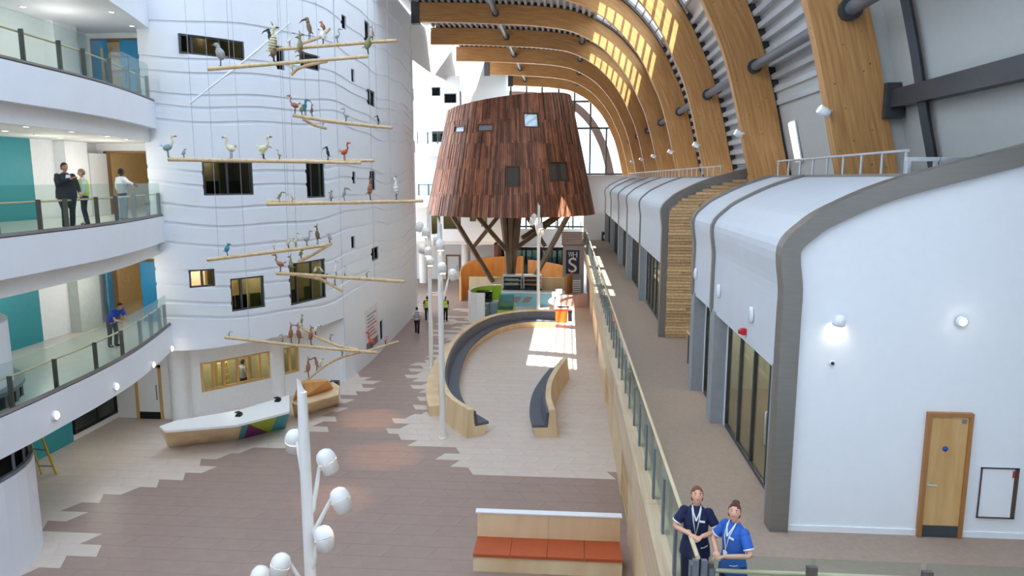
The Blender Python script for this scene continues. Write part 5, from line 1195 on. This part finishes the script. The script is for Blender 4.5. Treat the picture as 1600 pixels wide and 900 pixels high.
# ------------------------------------------------------------------ people
SKINS = {k: mat('skin_'+k, c, .55, var=.04, scale=20) for k, c in dict(light='#e0a98c', tan='#c08a68', dark='#6b4a38').items()}
EYEW = mat('eye_white', '#c9bdb4', .4); EYED = mat('eye_dark', '#2a2320', .3); LIP = mat('lips', '#b2665c', .5)
def fabric(n, c): return mat('cloth_'+n, c, .85, var=.06, scale=30)
def skin_mesh(V, E, R, root=0, sub=1):
    me = bpy.data.meshes.new('armature'); me.from_pydata([tuple(v) for v in V], E, []); o = bpy.data.objects.new('armature', me); COL.objects.link(o)
    o.modifiers.new('skin', 'SKIN'); 
    for i, r in enumerate(R):
        d = me.skin_vertices[0].data[i]; d.radius = (r, r) if not isinstance(r, tuple) else r; d.use_root = (i == root)
    s = o.modifiers.new('smooth', 'SUBSURF'); s.levels = sub; s.render_levels = sub
    m2 = evaluated(o); bpy.data.objects.remove(o); bpy.data.meshes.remove(me); return m2
def add_mesh(mb, me, M=None, mi=0):
    mb.add([(M or Matrix()) @ v.co for v in me.vertices], [tuple(p.vertices) for p in me.polygons], mi, True)
def head_mb(mb, C, Rm, female):
    M = Matrix.Translation(C) @ Rm; n, k = 20, 14; rows = []
    for i in range(k+1):
        t = math.pi*i/k; row = []
        for j in range(n):
            a = 2*math.pi*j/n; x, y, z = .074*math.sin(t)*math.cos(a), .094*math.sin(t)*math.sin(a), -.118*math.cos(t)
            if z < -.01: q = 1+.32*(z+.01)/.108; x *= q; y = y*(1+.12*(z+.01)/.108) - .012*(-z/.118)
            if y < -.05 and abs(x) < .02 and -.035 < z < .02: y -= .012
            row.append(M @ Vector((x, y, z)))
        rows.append(row)
    mb.grid(rows, closed=True)
    mb.add([M @ Vector(p) for p in ((0,-.09,.022),(-.014,-.094,-.022),(.014,-.094,-.022),(0,-.118,-.02))], [(0,1,3),(0,3,2),(1,2,3)])
    for s in (-1, 1):
        mb.ball(M @ Vector((s*.03,-.082,.008)), .0115, .006, .0065, 8, Rm, 1); mb.ball(M @ Vector((s*.03,-.0865,.008)), .0065, .003, .0065, 8, Rm, 2)
        mb.ball(M @ Vector((s*.031,-.085,.03)), .019, .006, .0045, 8, Rm, 2); mb.ball(M @ Vector((s*.076,.008,-.002)), .01, .02, .03, 8, Rm, 0)
    mb.ball(M @ Vector((0,-.087,-.055)), .024, .008, .008, 8, Rm, 3)
def hair_mb(C, Rm, bun):
    M = Matrix.Translation(C) @ Rm; mb = MB(); n, k = 24, 16
    def P(i, j):
        t = math.pi*i/k; a = 2*math.pi*j/n; return Vector((.083*math.sin(t)*math.cos(a), .104*math.sin(t)*math.sin(a)+.006, -.125*math.cos(t)+.006))
    for i in range(k):
        for j in range(n):
            q = [P(i,j),P(i,j+1),P(i+1,j+1),P(i+1,j)]; c = sum(q, Vector())/4
            if (c.y < -.02 and c.z < .07-.02*(abs(c.x) > .04)) or c.z < -.055: continue
            if c.y < .0 and c.z < .0: continue
            mb.add([M @ p for p in q] + [M @ (p*.93) for p in q], [(0,1,2,3),(7,6,5,4)] + [(a, 4+a, 4+(a+1)%4, (a+1)%4) for a in range(4)], 0, True)
    if bun: mb.ball(M @ Vector((0,.07,.115)), .05, .05, .042, 12, Rm)
    return mb
def person(label, loc, rz, skin='light', hair='#4a2f1c', scale=1.0, lean=0., arms=None, head=(0,0), top=None, legs_c=None, shoes='#1b1b1d', female=False, sleeve=.5, hem=.9, stripes=None, vest=None, stance=.1, group=None, extras=None, stride=0., girth=1., bun=False):
    T = thing('person', label, 'person', loc=loc, rz=rz, group=group); T.scale = (scale,)*3
    pel = Vector((0,0,.94)); RL = Matrix.Rotation(lean, 3, 'X'); U = lambda p: pel + RL @ (Vector(p)-pel)
    sw = .155 if female else .19
    A = arms or {}; J = {'chest': U((0,.0,1.28)), 'belly': U((0,0,1.08)), 'neck': U((0,.01,1.46)), 'nk2': U((0,0,1.53))}
    for s, k in ((-1,'r'),(1,'l')):
        J['sh'+k] = U((s*sw,0,1.365 if female else 1.39)); a = A.get(k, ((s*.25,.02,1.12),(s*.23,-.08,.88)))
        J['el'+k] = Vector(a[0]); J['wr'+k] = Vector(a[1])
        J['hip'+k] = Vector((s*.09,0,.9)); J['kn'+k] = Vector((s*stance,-.03-s*stride*.5,.5)); J['an'+k] = Vector((s*stance,.03-s*stride,.09)); J['to'+k] = J['an'+k]+Vector((s*.02,-.15,-.055))
    V = [pel, J['belly'], J['chest'], J['neck'], J['nk2']]; R = [.11,.1,.1,.05,.048]; E = [(0,1),(1,2),(2,3),(3,4)]
    for k in 'rl':
        b = len(V); V += [J['sh'+k], J['el'+k], J['wr'+k]]; R += [.048,.04,.03]; E += [(2,b),(b,b+1),(b+1,b+2)]
        b = len(V); V += [J['hip'+k], J['kn'+k], J['an'+k], J['to'+k]]; R += [.085,.055,.04,.03]; E += [(0,b),(b,b+1),(b+1,b+2),(b+2,b+3)]
    body = MB(); add_mesh(body, skin_mesh(V, E, R))
    HC = U((0,-.02,1.6 if female else 1.615)); Rm = (RL @ Matrix.Rotation(head[0], 3, 'Z') @ Matrix.Rotation(-head[1], 3, 'X')).to_4x4()
    head_mb(body, HC, Rm, female)
    for s, k in ((-1,'r'),(1,'l')):    # hands: palm, four bent fingers, thumb
        w = J['wr'+k]; d = (w-J['el'+k]).normalized(); side = d.cross(Vector((0,0,1))); side = side.normalized() if side.length > .05 else Vector((1,0,0)); up = side.cross(d).normalized()
        pv = w+d*.045; HV = [w, pv, w+d*.085]; HR = [.027,(.034,.018),(.03,.016)]; HE = [(0,1),(1,2)]
        body.tube([w-d*.03,w+d*.01,pv,w+d*.088,w+d*.096], [.024,.027,.036,.032,.012], 10, flat=.55)
        for q, ln in zip((-1.5,-.5,.5,1.5), (.06,.072,.068,.052)):
            b0 = w+d*.085+side*q*.016; FV = [b0, b0+d*ln*.55-up*.01, b0+d*ln*.85-up*.035]; body.tube([b0-d*.012]+FV, [.009,.0095,.009,.006], 6)
        t0 = w+d*.03+side*(.028*-s); body.tube([t0-d*.015, t0+d*.03+side*(.022*-s), t0+d*.058+side*(.022*-s)-up*.012], [.013,.011,.007], 6)
    body.build('body', [SKINS[skin], EYEW, EYED, LIP], T, local=True)
    hair_mb(HC, Rm, bun).build('hair', mat('hair_'+hair[1:], hair, .6), T, local=True)
    tc = top; g = girth
    prof = [(hem,.175*g,.135*g),(.98,.17*g,.135*g),(1.08,.158*g,.128*g),(1.2,.168*g,.132*g),(1.3,.182*g,.132*g),(1.38,.185,.115),(1.43,.13,.085),(1.47,.07,.065)]
    if female: prof = [(hem,.205,.16),(.9,.19,.15),(1.0,.165,.13),(1.08,.155,.122),(1.2,.165,.138),(1.3,.168,.135),(1.36,.155,.115),(1.41,.115,.088),(1.45,.07,.066),(1.47,.06,.056)]
    if stripes:
        pp = []
        for (a, b) in zip(prof, prof[1:]):
            nn_ = max(1, round((b[0]-a[0])/.045)); pp += [tuple(a[q]+(b[q]-a[q])*i/nn_ for q in range(3)) for i in range(nn_)]
        prof = pp+[prof[-1]]
    m = MB(); rows = [[U((rx*math.cos(2*math.pi*j/18), ry*math.sin(2*math.pi*j/18), z)) if z > .94 else Vector((rx*math.cos(2*math.pi*j/18), ry*math.sin(2*math.pi*j/18), z)) for j in range(18)] for z, rx, ry in prof]
    for i in range(len(rows)-1): m.grid(rows[i:i+2], (i//1) % 2 if stripes else 0, True, True)
    for k in 'rl':
        s_, e_, w_ = J['sh'+k], J['el'+k], J['wr'+k]
        pts = [s_.lerp(J['chest'],.25), s_, s_.lerp(e_,.5)] + ([e_, e_.lerp(w_,.93)] if sleeve > .9 else [s_.lerp(e_, sleeve+.2)]); rr = [.06,.068*min(g,1.1),.068*min(g,1.1)] + ([.058,.042] if sleeve > .9 else [.064]); m.ball(s_, .072, .072, .068, 12)
        m.tube(pts, rr, 12, 0)
    m.build('top', [tc, stripes] if stripes else tc, T, local=True)
    lm = MB()
    lm.grid([[Vector((rx*math.cos(2*math.pi*j/18), ry*math.sin(2*math.pi*j/18), z)) for j in range(18)] for z, rx, ry in ((.8,.12,.1),(.84,.165*g,.125*g),(.92,.168*g,.13*g),(1.0,.15*g,.12*g))], closed=True)
    for s, k in ((-1,'r'),(1,'l')): lm.tube([J['hip'+k]+Vector((0,0,.02)), J['hip'+k].lerp(J['kn'+k],.35), J['kn'+k], J['an'+k]+Vector((0,0,-.03))], [.1*g,.092*g,.072,.066], 12)
    lm.build('trousers', legs_c, T, local=True)
    for k in 'rl':
        a, t = J['an'+k], J['to'+k]; sm_ = MB(); sm_.ball((a.x,a.y-.05,.045), .05, .13, .045, 12); sm_.ball((a.x,a.y+.01,.07), .045, .06, .06, 10); sm_.build('shoe', mat('shoe_'+shoes[1:], shoes, .5), T, local=True)
    if vest:
        vm = MB(); rows = [[U((rx*math.cos(2*math.pi*j/18), ry*math.sin(2*math.pi*j/18), z)) for j in range(18)] for z, rx, ry in ((.95,.2*g,.16*g),(1.1,.19*g,.155*g),(1.25,.2*g,.155*g),(1.36,.2,.14),(1.43,.15,.1))]; vm.grid(rows, closed=True)
        v = vm.build('safety_vest', vest, T, local=True)
        for z in (1.05, 1.2): MB().grid([[U((.208*g*math.cos(2*math.pi*j/18), .167*g*math.sin(2*math.pi*j/18), z+q)) for j in range(18)] for q in (-.025,.025)], closed=True).build('reflective_band', mat('reflective_silver', '#d9dcd8', .3, .2), v, local=True)
    if extras: extras(T, J, U)
    return T
PIPE = fabric('white_piping', '#eef0f4')
def nurse_extras(T, J, U):
    for s in (-1, 1): MB().tube([U((s*.055,-.045,1.475)), U((s*.04,-.1,1.40)), U((0,-.142,1.30))], .009, 6).build('collar_piping', PIPE, T, local=True)
    for k in 'rl':
        a, b = J['sh'+k], J['el'+k]; p = a.lerp(b,.69); d = (b-a).normalized(); M = Matrix.Translation(p) @ d.to_track_quat('Z','Y').to_matrix().to_4x4(); MB().lathe([(.067,-.008),(.071,0),(.067,.008)], 14, M).build('cuff_piping', PIPE, T, local=True)
    MB().tube([U((-.06,-.07,1.45)), U((-.035,-.145,1.3)), U((.0,-.155,1.1)), U((.035,-.145,1.3)), U((.06,-.07,1.45))], .007, 6).build('lanyard', mat('lanyard_green', '#dfe8d8', .6), T, local=True)
    c = U((0,-.16,1.06)); MB().box(c.x-.03, c.x+.03, c.y-.006, c.y+.004, c.z-.045, c.z+.045).build('badge', WHITE2, T, local=True)
    c = U((.08,-.135,1.3)); MB().box(c.x-.035, c.x+.03, c.y-.014, c.y, c.z-.01, c.z+.012).build('name_badge', WHITE2, T, local=True)
    MB().tube([(.07,-.145,.93),(.12,-.13,.94),(.16,-.1,.96)], .006, 5).build('pocket_piping', PIPE, T, local=True)
CL = {'r': ((-.28,-.04,1.15),(-.06,-.25,1.16)), 'l': ((.28,-.04,1.15),(.06,-.25,1.14))}
n1 = onz(1090,757,L1+1.72); n2_ = onz(1144,781,L1+1.70)
person('nurse in dark navy tunic with white piping standing by the gallery rail', (n1.x,n1.y,L1), -.18, 'light', '#7a4a2c', .985, arms=CL, head=(.12,.45), top=fabric('navy_tunic','#1c2145'), legs_c=fabric('navy_trousers','#191d33'), female=True, sleeve=.5, hem=.78, extras=nurse_extras)
person('nurse in royal blue tunic with hair in a bun beside the gallery rail', (n2_.x+.05,n2_.y,L1), -.95, 'light', '#5a3320', .965, arms={'r': ((-.28,-.08,1.14),(-.05,-.26,1.1)), 'l': ((.3,-.03,1.13),(.06,-.26,1.08))}, head=(.6,.42), top=fabric('royal_tunic','#2f63b6'), legs_c=fabric('navy_trousers','#191d33'), female=True, sleeve=.5, hem=.78, extras=nurse_extras, bun=True)
def shirt_front(T, J, U):
    MB().grid([[U((x,-.148-.012*math.cos(x*8),z)) for x in (-w,-w/2,0,w/2,w)] for z, w in ((.98,.1),(1.15,.09),(1.3,.075),(1.42,.05))]).build('shirt_front', fabric('white_shirt','#e9ebee'), T, local=True)
p = onz(131,357,L2); person('stout man in a dark suit on the middle left balcony', (p.x-.42,p.y,L2), 1.1, 'tan', '#1d1715', 1.06, arms={'r': ((-.27,-.12,1.16),(-.02,-.36,1.32)), 'l': ((.3,.0,1.12),(.26,-.16,.95))}, head=(.2,0), top=fabric('dark_suit','#25282e'), legs_c=fabric('dark_suit','#25282e'), sleeve=1, hem=.8, girth=1.5, extras=shirt_front)
p = onz(154,353,L2); person('person in a yellow safety vest beside the suited man', (p.x-.55,p.y+.25,L2), -.9, 'light', '#9a7a52', .97, top=fabric('pale_shirt','#cfd3d6'), legs_c=fabric('dark_jeans','#232838'), sleeve=1, vest=fabric('hivis_yellow','#c8ea2c'), arms={'r': ((-.25,-.05,1.12),(-.1,-.28,1.25)), 'l': ((.26,0,1.1),(.24,-.12,.9))})
p = onz(213,344,L2); person('man in a white shirt leaning back on the middle balcony rail', (p.x-.42,p.y,L2), 2.7, 'dark', '#15110f', 1.0, top=fabric('white_shirt','#e9ebee'), legs_c=fabric('grey_trousers','#6a707c'), sleeve=1, arms={'r': ((-.45,.05,1.28),(-.66,-.02,1.2)), 'l': ((.26,.02,1.12),(.24,-.05,.9))})
p = onz(196,541,L1); person('man in a blue polo shirt bending over the lowest balcony rail', (p.x-.35,p.y-.1,L1), 1.25, 'tan', '#17120f', 1.0, lean=math.radians(42), top=fabric('blue_polo','#2348a6'), legs_c=fabric('slate_trousers','#4b4f5a'), sleeve=.5, arms={'r': ((-.2,-.42,1.0),(-.1,-.62,.95)), 'l': ((.2,-.42,1.0),(.1,-.62,.95))}, head=(0,.5), stance=.12)
p = onz(652,521,0); person('man in a black and white striped shirt walking away beside the white wall', (p.x,p.y,0), math.pi, 'light', '#2a2320', 1.0, top=fabric('stripe_white','#d8dade'), stripes=fabric('stripe_black','#23252b'), legs_c=fabric('black_trousers','#17181c'), sleeve=.5, stride=.12)
for i, (x, lb) in enumerate(((668,'left of the two workers in yellow safety vests seen from behind'),(696,'right of the two workers in yellow safety vests seen from behind'))):
    p = onz(x, 501, 0); person(lb, (p.x,p.y,0), math.pi+(.2,-.15)[i], 'tan', '#1d1613', 1.0, top=fabric('dark_shirt','#2b2e36'), legs_c=fabric('black_trousers','#17181c'), vest=fabric('hivis_yellow','#c8ea2c'), sleeve=.5, group='workers in yellow vests')
c, t = at_s(RP, RS, hit(RP, RS, 396, 580)[0]); n2 = Vector((t.y,-t.x)); p = c-n2*1.0
person('man in a grey shirt seen through the timber-framed ground-floor windows', (p.x,p.y,.15), math.pi*.85, 'tan', '#1d1613', 1.0, top=fabric('grey_shirt','#8d9094'), legs_c=fabric('black_trousers','#17181c'), sleeve=.5)
